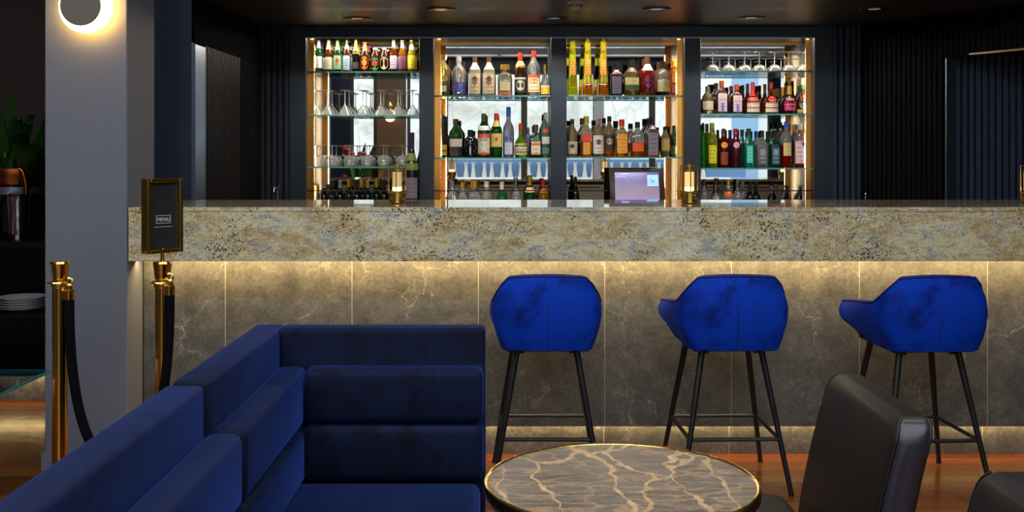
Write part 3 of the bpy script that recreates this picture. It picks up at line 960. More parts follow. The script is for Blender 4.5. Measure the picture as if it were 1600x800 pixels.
# -- third bay, middle shelf
z = SZ[(2, 1)]
G5 = 'whiskies on the middle shelf of the third bay'
bottle(894, 186, 17, 'round', gl((214, 196, 150)), CG if False else dk((40, 54, 36), .4), [('label', 'rect', .08, .40, 66, (196, 186, 160)), ('emblem', 'disc', .22, .34, 24, (60, 56, 70))], 'pale whisky bottle with dark green cap beside the third upright', z, group=G5)
bottle(916, 181.6, 18, 'square', gl((232, 222, 196)), CGOLD, [('label', 'rect', .38, .56, 38, (214, 50, 24)), ('label_band', 'rect', .06, .36, 30, (214, 150, 50))], 'square whisky bottle with slanting red label and gold cap', z, group=G5, fill=(.38, gl((226, 130, 24))))
bottle(935, 185.5, 18, 'round', gl((214, 180, 150)), dk((150, 110, 90), .3), [('label', 'rect', .08, .56, 68, (210, 196, 190)), ('emblem', 'disc', .32, .46, 26, (70, 50, 50))], 'bourbon bottle covered by a tall white label', z, group=G5)
bottle(952, 181.6, 16.5, 'round', gl((226, 200, 160)), CB, [('label', 'rect', .2, .54, 70, (50, 36, 28)), ('emblem', 'disc', .3, .46, 34, (176, 160, 120))], 'whiskey bottle with dark brown oval-badged label', z, group=G5, fill=(.22, gl((230, 130, 30))))
bottle(971.5, 186.5, 20.5, 'square', gl((232, 214, 160)), CRD, [('label', 'rect', .1, .60, 38, (222, 150, 40), (170, 60, 30)), ('neck_label', 'rect', .78, .86, 30, (214, 150, 60))], 'square whisky bottle with big amber label and red cap', z, group=G5, fill=(.12, gl((232, 150, 30))))
bottle(996, 190.6, 22, 'decanter', gl((222, 218, 206)), CB, [('label', 'rect', .16, .40, 40, (226, 84, 24))], 'wide clear whisky bottle, its lower half orange', z, group=G5, fill=(.42, gl((236, 110, 24))), capr=.36)
bottle(1019.5, 183, 20, 'square', dk((58, 50, 56)), CB, [('label', 'rect', .06, .60, 38, (120, 112, 124), (40, 34, 44)), ('neck_label', 'rect', .70, .78, 30, (190, 180, 190)), ('band', 'rect', .03, .06, 40, (180, 50, 40))], 'square charcoal whiskey bottle with grey lettered label', z, group=G5)
bottle(1013.5, 184.5, 14, 'square', dk((58, 50, 56)), CB, [], 'charcoal whiskey bottle behind its twin, black cap showing', z, 7.57, group=G5)
bottle(1040, 197, 15.5, 'round', gl((206, 190, 90)), CB, [('label', 'rect', .2, .56, 64, (170, 150, 70)), ('label_band', 'rect', .56, .62, 64, (140, 70, 110))], 'small olive-yellow bottle with black cap', z, group=G5)
bottle(1053, 196, 12.5, 'wine', DKGREEN, DKGREEN, [('label', 'rect', .08, .34, 60, (50, 70, 40))], 'dark green wine-shaped bottle leaning the row towards the brass strip', z, 7.42, group=G5)
bottle(1064, 196, 11.5, 'wine', DKBROWN, DKBROWN, [], 'nearly black bottle standing against the brass strip', z, 7.42, group=G5)
# -- right bay, middle shelf
z = SZ[(3, 1)]
G6 = 'liqueurs on the middle shelf of the right bay'
bottle(1105.5, 135, 18.5, 'flask', gl((222, 190, 140)), dk((110, 100, 84), .4), [('label', 'rect', .16, .46, 60, (206, 186, 160))], 'pale amber liqueur bottle with white label beside the fourth upright', z, group=G6)
coin = [('label', 'rect', .08, .56, 38, (186, 170, 190)), ('label_band', 'rect', .46, .62, 38, (214, 180, 170)), ('band', 'rect', .06, .34, 12, (110, 100, 150))]
bottle(1127.5, 126.5, 18, 'square', dk((74, 44, 30)), dk((190, 84, 30), .35), coin, 'square brown orange-liqueur bottle with tall orange cap', z, group=G6)
bottle(1119, 130, 16, 'square', dk((74, 44, 30)), dk((110, 74, 30), .35), [], 'square brown bottle behind the tall orange-capped one', z, 7.57, group=G6)
bottle(1151, 132, 17.5, 'square', dk((70, 36, 28)), dk((206, 70, 36), .35), coin, 'square brown bottle with red-orange cap and lilac label', z, group=G6)
bottle(1142.5, 134.5, 15, 'square', dk((70, 36, 28)), dk((130, 50, 36), .35), [], 'square brown bottle behind the red-orange-capped one', z, 7.57, group=G6)
gm = [('label', 'rect', .06, .36, 62, (206, 200, 180), (60, 40, 40)), ('band', 'rect', .18, .22, 62, (170, 40, 40))]
t = bottle(1176, 128.6, 22, 'bulb', gl((150, 40, 20)), CRD, gm + [('ribbon', 'rect', .40, .52, 60, LRD)], 'round-bellied liqueur bottle with all-red neck and sweeping red ribbon', z, group=G6, capz=.58)
bottle(1168, 131, 18, 'bulb', gl((150, 60, 20)), dk((110, 30, 30), .35), [], 'bottle with dark red cap behind the red-ribboned one', z, 7.57, group=G6)
bottle(1205, 128.6, 22, 'bulb', gl((190, 60, 20)), dk((150, 60, 30), .35), gm + [('emblem', 'disc', .38, .56, 40, LRD)], 'round-bellied liqueur bottle with brown neck and red seal', z, group=G6, capz=.8)
bottle(1195, 131.5, 18, 'bulb', gl((170, 80, 20)), dk((120, 40, 30), .35), [], 'bottle behind the red-sealed one, dark red cap showing', z, 7.57, group=G6)
bottle(1232.7, 134.5, 25.5, 'fat', PLUM, CGOLD, [('label', 'rect', .12, .44, 46, (206, 50, 110), (240, 220, 220)), ('emblem', 'disc', .48, .58, 40, (220, 140, 130))], 'wide dark bottle with magenta label and gold neck', z, group=G6)
bottle(1223, 136.5, 18, 'fat', PLUM, CGOLD, [], 'dark gold-necked bottle behind the magenta-labelled one', z, 7.57, group=G6)
bottle(1261, 122, 20.5, 'bulb', dk((56, 26, 14)), CCR, [('neck_label', 'rect', .70, .82, 80, (40, 130, 60)), ('emblem', 'disc', .42, .52, 34, (226, 70, 40)), ('label', 'disc', .14, .40, 40, (196, 186, 150)), ('label_band', 'rect', .03, .13, 66, (206, 196, 130))], 'dark herbal liqueur bottle with red seal and green neck by brass strip', z, group=G6, capz=.82)
bottle(1250.5, 124.5, 17, 'bulb', dk((56, 36, 14)), CCR, [('neck_label', 'rect', .62, .82, 80, (40, 120, 70))], 'green-necked bottle behind the red-sealed herbal liqueur', z, 7.57, group=G6, capz=.82)
# -- right bay, lower shelf
z = SZ[(3, 2)]
G7 = 'coloured liqueurs on the lower shelf of the right bay'
lq = lambda c: [('emblem', 'disc', .5, .66, 34, c)]
bottle(1098.5, 192, 9, 'round', gl((40, 190, 40)), CB, [], 'bright green liqueur bottle cut off by the fourth upright', z, group=G7, capz=.84)
bottle(1112.5, 192, 18.5, 'round', LIME, dk((150, 140, 40), .35), [('label', 'rect', .1, .5, 40, (206, 206, 40))], 'lemon yellow liqueur bottle with olive cap', z, group=G7, capz=.82)
bottle(1104.5, 193.5, 14, 'round', gl((190, 200, 60)), dk((60, 60, 30), .35), [], 'bottle with dark cap behind the lemon yellow one', z, 7.57, group=G7, capz=.82)
bottle(1130.6, 201, 17, 'round', gl((150, 44, 20)), dk((60, 50, 36), .35), lq((232, 140, 50)) + [('label', 'rect', .08, .4, 40, (140, 60, 40))], 'brick red liqueur bottle with round orange badge', z, group=G7, capz=.8)
bottle(1121.5, 203, 13, 'round', gl((130, 40, 20)), CB, [], 'dark-capped bottle behind the orange-badged one', z, 7.57, group=G7, capz=.8)
bottle(1149.5, 201, 16.5, 'round', dk((58, 14, 30)), CRD, lq((214, 150, 170)), 'dark plum liqueur bottle with round pink badge and red cap', z, group=G7, capz=.84)
bottle(1140.5, 203, 13, 'round', dk((58, 14, 30)), dk((70, 30, 60), .35), [], 'plum-capped bottle behind the pink-badged one', z, 7.57, group=G7, capz=.84)
bottle(1169.8, 201, 17.5, 'square', TEAL, dk((40, 60, 40), .35), [('label', 'rect', .12, .56, 26, (90, 206, 190), (30, 110, 100))], 'square turquoise liqueur bottle with turquoise label', z, group=G7)
bottle(1159.5, 202.5, 14, 'square', TEAL, dk((26, 60, 46), .35), [], 'turquoise square bottle behind its twin', z, 7.57, group=G7)
vk = lambda c: [('label', 'rect', .1, .62, 34, c, (206, 210, 210)), ('emblem', 'diamond', .3, .52, 22, (150, 160, 166))]
bottle(1190, 204, 19, 'square', gl((206, 214, 214)), CB, vk((96, 100, 110)), 'clear square vodka bottle with slate grey label', z, group=G7)
bottle(1181, 205, 13, 'square', gl((206, 216, 226)), CBLU, [], 'clear bottle with dark blue cap behind the slate-labelled vodka', z, 7.57, group=G7)
bottle(1210.5, 204, 17.5, 'square', gl((30, 110, 110)), CB, vk((40, 90, 110)), 'square sea-blue vodka bottle with green shoulders', z, group=G7)
bottle(1199, 205, 13, 'round', gl((40, 160, 60)), CB, [], 'green bottle between the slate and sea-blue vodkas', z, 7.57, group=G7)
bottle(1228.5, 190, 18.5, 'round', gl((230, 232, 232)), CBLU, [('label', 'rect', .26, .54, 40, (206, 190, 120))], 'clear-necked bottle with blue cap and scarlet drink', z, group=G7, fill=(.5, gl((226, 30, 20))))
bottle(1219.5, 191, 14, 'round', gl((220, 226, 230)), CB, [], 'clear bottle with black cap behind the scarlet one', z, 7.57, group=G7)
bottle(1250, 193, 17, 'round', gl((214, 206, 206)), dk((206, 200, 206), .35), [('label', 'rect', .1, .60, 68, (222, 190, 196), (190, 40, 70))], 'bottle with pink and white label next to the brass strip', z, group=G7, fill=(.08, gl((190, 30, 30))))
bottle(1241, 194.5, 13, 'round', gl((230, 226, 200)), CGOLD, [], 'clear gold-capped bottle behind the pink-labelled one', z, 7.57, group=G7)
bottle(1266, 192, 13.5, 'round', gl((226, 140, 60)), CGOLD, [('label', 'rect', .1, .60, 64, (214, 206, 206), (90, 40, 100)), ('label_band', 'rect', .48, .58, 64, (70, 40, 90))], 'bottle with purple and white label in front of the brass strip', z, 7.405, group=G7, fill=(.1, gl((150, 30, 40))))

# -- back counter: wine bottles and pourers whose tops clear the bar
z = BZ
gw = 'bottles on the back counter, tops showing above the bar'
wines = [(506, 281, CGR, 'silver-capped'), (519, 282, CB, 'black-capped'), (531, 281, CGR, 'grey-capped'), (545, 280, CGOLD, 'gold-foiled'), (557.5, 281, CB, 'black-foiled'),
         (565, 280.5, CGOLD, 'gold-capped'), (574.5, 281, CGOLD, 'broad gold-capped'), (588, 279.5, CGOLD, 'tall gold-foiled'), (600, 280.5, CB, 'dark-foiled')]
where = ['just right of the brass strip', 'second in the left-bay row', 'third in the left-bay row', 'fourth in the left-bay row', 'between two gold-foiled bottles',
         'sixth in the left-bay row', 'seventh in the left-bay row', 'eighth in the left-bay row', 'next to the brass lantern']
for i, ((px, ty, c, cn), wh) in enumerate(zip(wines, where)):
    bottle(px, ty, 17 if i % 2 else 15, 'wine', DKGREEN if i % 2 else BLACKG, c, [], '%s wine bottle on the back counter, %s' % (cn, wh), z, 7.40 + 0.17 * (i % 2), group=gw, name='wine_bottle')
t = bottle(644.5, 207, 20.5, 'wine', dk((30, 18, 34)), dk((40, 26, 46), .4), [('foil', 'rect', .60, .78, 80, (96, 120, 40)), ('label', 'rect', .30, .52, 60, (120, 110, 120))], 'big dark sparkling wine bottle with olive green collar beside the first upright', z, 7.25, name='wine_bottle')
bottle(485, 290, 18, 'flask', gl((226, 210, 190)), CGOLD, [], 'small glass decanter on the back counter by the left brass strip', z, 7.43, name='glass_decanter', cat='decanter')


def pourer(px, ty, wp, typ, g, c, L, txt, d=7.43, fill=None):
    return bottle(px, ty, wp, typ, g, c, L, txt, BZ, d, fill, 'pouring bottles behind the bar in the right-hand bays', 'pouring_bottle')


pourer(706, 282, 19, 'round', CLEAR, CGR, [], 'clear bottle with chrome shaker top, nearest the second brass strip')
pourer(723, 285, 17, 'round', CLEAR, CGOLD, [], 'clear bottle with ribbed gold cap on the back counter')
pourer(741, 283, 21, 'decanter', CLEAR, CGOLD, [], 'clear cut carafe with gold stopper on the back counter')
pourer(760, 283, 20, 'round', FROST, CW, [('neck_label', 'rect', .86, .92, 80, LBL)], 'white bottle with blue collar on the back counter')
pourer(784, 284, 17, 'round', gl((60, 170, 70)), CW, [('neck_label', 'rect', .82, .9, 70, LWH)], 'green-bodied bottle with white cap on the back counter')
pourer(806, 280, 19, 'flask', CLEAR, M_STEEL, [], 'clear flask with pointed chrome pourer on the back counter')
pourer(828, 276, 20, 'wine', GREEN, CGOLD, [('label', 'rect', .68, .78, 70, (226, 180, 130), LRD)], 'green bottle with red-lettered collar label and gold neck')
pourer(849, 281, 18, 'round', gl((236, 180, 60)), CRD, [('label', 'rect', .72, .8, 60, LOR)], 'amber bottle with orange collar next to the second upright')
pourer(899, 276, 13, 'wine', BLACKG, CB, [], 'slim black bottle alone on the back counter, left of the till')
pourer(1100, 280, 15, 'round', CLEAR, CBR, [], 'clear bottle with brown cap just right of the second lantern')
pourer(1118, 289, 19, 'flask', CLEAR, M_STEEL, [], 'clear flask with chrome pourer under the lemon yellow bottle')
pourer(1138, 281, 19, 'round', FROST, CGOLD, [('label', 'rect', .64, .74, 70, LOR), ('foil', 'rect', .84, .9, 80, LWH)], 'gold-capped bottle with orange band on the right back counter')
pourer(1152, 283, 14, 'round', CLEAR, M_STEEL, [], 'bottle with chrome cap, left one of two chrome-capped neighbours', 7.40)
pourer(1160.5, 284, 14, 'round', CLEAR, CGR, [], 'bottle with grey metal cap beside the black-capped bottle', 7.56)
pourer(1172, 283, 14, 'wine', BLACKG, CB, [], 'black-capped bottle right of the chrome-capped pair', 7.40)
pourer(1181, 284, 15, 'wine', BLACKG, CB, [], 'tall all-black wine-shaped bottle under the slate-labelled vodka', 7.56)
pourer(1205, 290, 18, 'bulb', dk((40, 34, 34)), M_STEEL, [], 'dark squat bottle with chrome pourer under the sea-blue vodka')
pourer(1230, 290, 15, 'wine', BLACKG, CB, [], 'dark bottle under the scarlet-drink bottle')
pourer(1254, 292, 15, 'wine', BLACKG, CB, [], 'dark bottle beside the right brass strip on the back counter')


# ------------------------------------------------------------------ upturned stemware
def stem_meshes(kind, h, r):
    if kind == 'martini':
        bowl = lathe([(r, 0), (r * .98, h * .01), (r * .08, h * .44)], 20, close=False)
        z1, fr = .43, .70
    elif kind == 'coupe':
        bowl = lathe([(r, 0), (r * .9, h * .16), (r * .6, h * .30), (r * .08, h * .38)], 20, close=False)
        z1, fr = .37, .85
    else:
        bowl = lathe([(r * .82, 0), (r, h * .16), (r * .96, h * .32), (r * .7, h * .46), (r * .1, h * .54)], 20, close=False)
        z1, fr = .53, .86
    stem = lathe([(r * .10, h * z1), (r * .07, h * (z1 + .08)), (r * .07, h * .9), (r * .11, h * .97)], 10, close=False)
    foot = lathe([(r * .11, h * .965), (r * fr * .7, h * .982), (r * fr, h * .994), (r * fr, h)], 20)
    return [mesh(nm, g, mt) for nm, g, mt in (('bowl', bowl, M_WINE), ('stem', stem, M_STEM), ('foot', foot, M_STEM))]


def stemware(kind, pxs, fy, wp, z, d, name, label, group):
    h = Z(fy, d) - z
    ms = stem_meshes(kind, h, wp / 2 * d / F)
    first = None
    ordn = ['first', 'second', 'third', 'fourth', 'fifth', 'sixth', 'seventh', 'eighth', 'ninth', 'tenth']
    for i, px in enumerate(pxs):
        if first is None:
            o = first = thing(name, label % ordn[i], 'glass', group=group)
            for nm, m in zip(('bowl', 'stem', 'foot'), ms):
                part(nm, m, None, o)
        else:
            o = copy_tree(first)
            o['label'] = label % ordn[i]
        wr_ = wp / 2 * d / F + .002
        xc = X(px, d)
        for u0, u1 in bays:
            if X(u0, YB) - .02 < xc < X(u1, YB) + .02:
                xc = min(max(xc, X(u0, YB) + wr_), X(u1, YB) - wr_)
        o.location = (xc, d, z)


stemware('martini', [487, 512, 539, 567, 595, 622, 646], 141, 24, SZ[(0, 1)], 7.40, 'martini_glass', 'upturned martini glass in the front row, %s from the brass strip, left bay', 'front martini glasses in the left bay')
stemware('martini', [494.5, 519, 545.5, 572.5, 599.5, 626], 142.5, 23, SZ[(0, 1)], 7.54, 'martini_glass', 'upturned martini glass in the back row, %s from the brass strip, left bay', 'back martini glasses in the left bay')
stemware('wine', [492, 519, 546, 573, 599.5, 629], 227, 20, SZ[(0, 2)], 7.40, 'wine_glass', 'upturned wine glass in the front row of left bay, %s from the brass strip', 'front wine glasses in the left bay')
stemware('wine', [500, 525.5, 551.5, 577.5, 604, 633], 227.5, 19, SZ[(0, 2)], 7.54, 'wine_glass', 'upturned wine glass in the back row of left bay, %s from the brass strip', 'back wine glasses in the left bay')
stemware('coupe', [1113.5, 1138.5, 1163.5, 1186.5, 1210, 1232.5, 1254], 81.5, 22, SZ[(3, 0)], 7.40, 'cocktail_glass', 'tall upturned cocktail glass in the right bay front row, %s from the fourth upright', 'front cocktail glasses in the right bay')
stemware('coupe', [1124.5, 1148.5, 1173, 1196.5, 1220.5, 1243], 92, 17, SZ[(3, 0)], 7.53, 'cocktail_glass', 'short upturned cocktail glass in the right bay back row, %s from the fourth upright', 'back cocktail glasses in the right bay')


# ------------------------------------------------------------------ on the bar: lanterns; behind: till, taps
def lantern(px, label, lit):
    d = 5.26
    t = thing('brass_lantern', label, 'lantern', (X(px, d), d, GZ1 + 0.0005), 0, 'brass lanterns on the bar')
    k = 1.0
    part('base', lathe([(.030, 0), (.040, .004), (.040, .012), (.036, .016), (.036, .020), (.042, .026), (.042, .050), (.045, .054), (.045, .060)], 24), M_BRASS, t)
    part('frame', merge(*[cyl((s * .0415, 0, .058), (s * .0415, 0, .182), .0028, seg=8) for s in (-1, 1)], *[cyl((0, s * .0415, .058), (0, s * .0415, .182), .0028, seg=8) for s in (-1, 1)],
                        tube([(.0415 * math.cos(a * PI / 12), .0415 * math.sin(a * PI / 12), .182) for a in range(24)], .003, 6, True),
                        cyl((-.0415, 0, .182), (.0415, 0, .182), .0025, seg=6)), M_BRASSD, t)
    part('finial', lathe([(.006, .160), (.009, .175), (.005, .186), (.007, .191), (.002, .196)], 12), M_BRASS, t)
    part('glass_shade', lathe([(.027, .061), (.027, .158)], 20, close=False), thin_glass('lantern_glass', (.96, .92, .8), .4, .6, .06) if 'lantern_glass' not in bpy.data.materials else bpy.data.materials['lantern_glass'], t)
    part('shade_cap', lathe([(.029, .158), (.029, .162), (.008, .164)], 20), M_BRASSD, t)
    part('crystal', lathe([(.0215, .078), (.0235, .080), (.0235, .150), (.0215, .152)], 16), pm('crystal_lit' if lit else 'crystal_dim', (250, 226, 180), .15, emit=.9 if lit else .25, ecol=(255, 206, 130)), t)
    part('light_source', lathe([(.010, .0605), (.022, .063), (.022, .0775)], 16), M_GLOWW, t, label='glowing light source')
    part('button', lathe([(.004, 0), (.004, .004)], 10), M_STEEL, t, loc=(0.02, -.0455, .04), rot=(PI / 2, 0, 0))


lantern(620.5, 'brass lantern with dim glow on the bar beside the wine bottles', False)
lantern(1077, 'brass lantern shining brightest, on the bar by the till', True)
lantern(1608, 'brass lantern at the far right of the bar, mostly out of view', True)

till = thing('till', 'dark touch-screen till with a purple display behind the bar', 'till', (X(997, 7.40), 7.40, BZ))
part('stand', merge(box(-.10, .10, -.06, .08, 0, .015, .004), box(-.04, .04, .02, .05, .015, .16)), M_BLACK, till)
tz0, tz1 = Z(314, 7.38) - BZ - .02, Z(262, 7.40) - BZ
th = tz1 - tz0
scr = part('screen_housing', box(-.190, .190, 0, .03, 0, th, .006, 2), pm('till_plastic', (46, 34, 32), .35), till, loc=(0, 0, tz0), rot=(math.radians(-10), 0, math.radians(4)))
m, nt, b = newmat('till_display')
v = coords(nt, kind='Generated')
sp = nt.nodes.new('ShaderNodeSeparateXYZ')
nt.links.new(v, sp.inputs[0])
cc = ramp(nt, math_(nt, 'ADD', sp.outputs[2], math_(nt, 'MULTIPLY', noise(nt, v, 3.0, 2).outputs[0], 0.4)), [(0.25, (196, 160, 206)), (0.6, (176, 150, 180)), (1.05, (120, 96, 190))])
nt.links.new(cc, b.inputs['Emission Color'])
b.inputs['Emission Strength'].default_value = 0.65
b.inputs['Base Color'].default_value = (.02, .02, .02, 1)
b.inputs['Roughness'].default_value = .1
dsp = part('display', box(-.155, .150, -.0015, 0, .012, th - .03), m, till, loc=(0, 0, tz0), rot=(math.radians(-10), 0, math.radians(4)), smooth=0)
part('display_window', box(.068, .145, -.003, -.0016, th - .125, th - .035), pm('window_blue', (150, 200, 240), .3, emit=.8, ecol=(160, 206, 246)), till, loc=(0, 0, tz0), rot=(math.radians(-10), 0, math.radians(4)), smooth=0)
part('display_print', merge(box(.068, .145, -.0036, -.0031, th - .046, th - .036), box(.088, .104, -.0036, -.0031, th - .080, th - .076), box(.088, .118, -.0036, -.0031, th - .092, th - .088),
                            box(.095, .116, -.0036, -.0031, th - .100, th - .097)), pm('window_ink', (60, 80, 140), .3, emit=.3, ecol=(60, 80, 150)), till, loc=(0, 0, tz0), rot=(math.radians(-10), 0, math.radians(4)), smooth=0)
part('title_print', merge(box(-.110, -.055, -.003, -.0018, th - .042, th - .037), *[box(-.145 + k * .017, -.138 + k * .017, -.003, -.0018, th - .062, th - .056) for k in range(4)]),
     pm('title_ink', (226, 210, 246), .3, emit=.8), till, loc=(0, 0, tz0), rot=(math.radians(-10), 0, math.radians(4)), smooth=0)

t = thing('tap', 'small chrome tap standing behind the bar near the fluted wall', 'tap', (X(433, 7.1), 7.1, BZ))
part('column', cyl((0, 0, 0), (0, 0, .25), .011), M_STEEL, t)
part('spout', tube([(0, 0, .245), (0, -.03, .265), (0, -.09, .262), (0, -.11, .235)], .007, 8), M_STEEL, t)
part('lever', tube([(0, 0, .25), (.01, .01, .285)], .004, 6), M_STEEL, t)
sink = thing('tool_rest', 'little slanted chrome bar tool behind the bar at right', 'bar tool', (X(1346, 7.2), 7.2, 0))
part('shaft', cyl((0, 0, .95), (.03, 0, Z(303, 7.2)), .006), M_STEEL, sink)
part('tip', lathe([(.004, -.012), (.010, 0), (.004, .012)], 10), M_STEEL, sink, loc=(.03, 0, Z(303, 7.2)))
part('cup', lathe([(.04, 0), (.045, .95 - .0), (.035, .95)], 14), M_BLACK, sink)

# ------------------------------------------------------------------ ceiling fittings
dl = [(689, 14, 'downlight in the front ceiling row above the second bay'), (1026, 14, 'downlight in the front ceiling row above the till'), (1366, 14, 'dark downlight in the front ceiling row over the slatted wall'),
      (559, 28.5, 'downlight in the rear ceiling row above the beer shelf'), (866, 28.5, 'downlight in the rear ceiling row above the middle upright'), (1174, 27.5, 'downlight in the rear ceiling row above the right bay')]
first = None
for px, py, txt in dl:
    d = F * (CEIL - CZ) / (HY - py)
    if first is None:
        first = o = thing('ceiling_downlight', txt, 'downlight', group='recessed downlights over the bar')
        part('trim_ring', lathe([(.052, -.003), (.082, -.008), (.086, 0), (.052, 0)], 28, close=False), pm('downlight_ring', (70, 70, 74), .3, .6), o)
        part('reflector', lathe([(.052, -.003), (.036, -.001)], 24, close=False), M_STEEL, o)
        part('lens', lathe([(.001, -.0012), (.036, -.0012)], 20, close=False), pm('downlight_lens', (200, 200, 206), .3, emit=.25), o)
    else:
        o = copy_tree(first)
        o['label'] = txt
    o.location = (X(px, d), d, CEIL)
    sl = bpy.data.lights.new('downlight_lamp', 'SPOT')
    sl.energy, sl.color, sl.spot_size, sl.spot_blend, sl.shadow_soft_size = (0 if px > 1300 else 48 if py > 20 else 8), (1.0, .90, .76), math.radians(110), .8, .035
    so = bpy.data.objects.new('downlight_lamp', sl)
    COL.objects.link(so)
    so.location = (X(px, d), d, CEIL - .012)
    so.rotation_euler = (math.radians(14) if py > 20 else 0, 0, 0)
d = 6.12
t = thing('smoke_detector', 'white slotted smoke detector on the dark glossy ceiling', 'smoke detector', (X(899.5, d), d, CEIL))
part('base', lathe([(.052, 0), (.052, -.008), (.040, -.014)], 24), pm('detector_white', (214, 208, 200), .4), t)
part('dome', lathe([(.036, -.014), (.034, -.034), (.024, -.042)], 24), pm('detector_white', (214, 208, 200), .4), t)
for k in range(12):
    a = 2 * PI * k / 12
    part('vent_slot', box(-.003, .003, -.037, -.034, -.031, -.017), M_BLACK, t, rot=(0, 0, a), smooth=0)

# ------------------------------------------------------------------ wall lamp on the pillar
sc = thing('wall_lamp', 'round eclipse wall lamp with grey disc and glowing rim on pillar', 'wall lamp', (X(133, 4.85), YP0, Z(8, 4.85)))
part('glow_disc', lathe([(.108, -.0), (.118, -.004), (.118, -.020), (.108, -.024)], 48), M_GLOWW, sc, rot=(-PI / 2, 0, 0), loc=(.009, -.048, -.008), label='glowing opal disc')
part('mount', cyl((0, 0, 0), (0, -.03, 0), .05), M_BLACK, sc)
part('front_disc', lathe([(.086, 0), (.090, .003), (.090, .010), (.086, .013)], 48), pm('lamp_disc_grey', (88, 82, 76), .5), sc, rot=(PI / 2, 0, 0), loc=(-.006, -.075, -.006))
pl = bpy.data.lights.new('wall_lamp_light', 'AREA')
pl.shape, pl.size, pl.energy, pl.color = 'DISK', 0.25, 4.2, (1.0, .68, .22)
plo = bpy.data.objects.new('wall_lamp_light', pl)
COL.objects.link(plo)
plo.location = (X(133, 4.85) + .01, YP0 - .026, Z(8, 4.85))
plo.rotation_euler = (-PI / 2, 0, 0)

# ------------------------------------------------------------------ bar stools
def shell():
    cols = [  # inner-to-outer columns: (bottom, middle, top) for the left half, y forward
        ((-.196, .425, .640), (-.246, .452, .690), (-.236, .447, .752)),
        ((-.198, .32, .610), (-.244, .33, .695), (-.238, .33, .768)),
        ((-.194, .22, .605), (-.234, .22, .705), (-.236, .21, .778)),
        ((-.194, .12, .603), (-.232, .11, .72), (-.232, .10, .790)),
        ((-.192, .05, .603), (-.229, .035, .74), (-.214, .045, .832)),
        ((-.180, .012, .603), (-.212, -.010, .75), (-.190, .006, .872)),
        ((-.160, -.004, .603), (-.178, -.026, .76), (-.160, -.006, .904)),
        ((-.080, -.012, .603), (-.090, -.038, .76), (-.075, -.012, .909)),
        ((0, -.010, .603), (0, -.036, .76), (0, -.010, .910)),
    ]
    cols = cols + [tuple((-x, y2, z2) for x, y2, z2 in c) for c in cols[-2::-1]]
    ctr = Vector((0, .22, 0))
    rows = 7
    outer, inner, tops = [], [], []
    for b0, m0, t0 in cols:
        b0, m0, t0 = map(Vector, (b0, m0, t0))
        co, ci = [], []
        for j in range(rows):
            s = j / (rows - 1)
            p = b0 * (1 - s) * (1 - s) + (2 * m0 - (b0 + t0) / 2) * 2 * s * (1 - s) + t0 * s * s
            co.append(p)
            n = Vector((ctr.x - p.x, max(0.0, .16 - p.y) if abs(p.x) < .21 else 0, 0))
            n = n.normalized() if n.length > 1e-4 else Vector((0, 1, 0))
            ci.append(p + n * .038)
        outer.append(co)
        inner.append(ci)
        tops.append((co[-1] + ci[-1]) / 2)
    V, Fa = [], []
    nc = len(cols)
    for c in range(nc):
        ring = outer[c] + [(outer[c][-1] + inner[c][-1]) / 2 + Vector((0, 0, .010))] + inner[c][::-1]
        V += [tuple(p) for p in ring]
    m = rows * 2 + 1
    for c in range(nc - 1):
        for j in range(m):
            a, b = c * m + j, c * m + (j + 1) % m
            Fa.append((a, b, b + m, a + m))
    Fa.append(tuple(range(m)))
    Fa.append(tuple(range((nc - 1) * m + m - 1, (nc - 1) * m - 1, -1)))
    pipe = [outer[c][-1] + Vector((0, 0, .004)) for c in range(nc)]
    return (V, Fa), pipe


def stool(xc, yb, rz, label, proto=[None]):
    if proto[0] is None:
        t = thing('bar_stool', label, 'bar stool', group='blue velvet bar stools along the bar')
        sh, pipe = shell()
        o = part('shell', sh, M_BLUE, t, smooth=60)
        pp = []
        for a, b in zip(pipe[:-1], pipe[1:]):
            pp += [a, (a + b) / 2]
        part('piping', tube(pp + [pipe[-1]], .0045, 6), M_PIPE, t)
        part('back_seam', tube([(0, (-.010) * (1 - q) ** 2 + (-.062) * 2 * q * (1 - q) - .010 * q * q + .0006, .603 * (1 - q) ** 2 + .7635 * 2 * q * (1 - q) + .910 * q * q) for q in [.02 + .68 * i / 10 for i in range(11)]], .0020, 6), M_PIPE, t)
        part('seat_cushion', box(-.185, .185, .04, .44, .605, .680, .03, 3), M_BLUE, t)
        part('seat_base', box(-.175, .175, .03, .41, .592, .606, .004, 1), M_BLACKMET, t)
        feet = [(-.228, -.015), (.228, -.015), (-.228, .475), (.228, .475)]
        tops = [(-.125, .08), (.125, .08), (-.135, .36), (.135, .36)]
        for (fx, fy), (tx, ty) in zip(feet, tops):
            lg = part('leg', tube([(tx, ty, .596), (fx, fy, .006)], [.0145, .0105], 12), M_BLACKMET, t)
            part('foot_cap', lathe([(.0115, 0), (.012, .012)], 10), M_BLACK, lg, loc=(fx, fy, 0))
            part('bracket', box(-.014, .014, -.014, .014, .575, .592), M_BLACKMET, lg, loc=(tx * .88, ty + (.01 if ty < .2 else -.01), 0))
        zr = .225
        cr = []
        for (fx, fy), (tx, ty) in zip(feet, tops):
            s = zr / .596
            cr.append(Vector((fx + (tx - fx) * s, fy + (ty - fy) * s, zr)))
        for a, b in ((0, 1), (2, 3), (0, 2), (1, 3)):
            part('footrest_bar', cyl(cr[a], cr[b], .0085, seg=10), M_BLACKMET, t)
        proto[0] = t
    else:
        t = copy_tree(proto[0])
        t['label'] = label
    t.location = (xc, yb, 0)
    t.rotation_euler = (0, 0, rz)


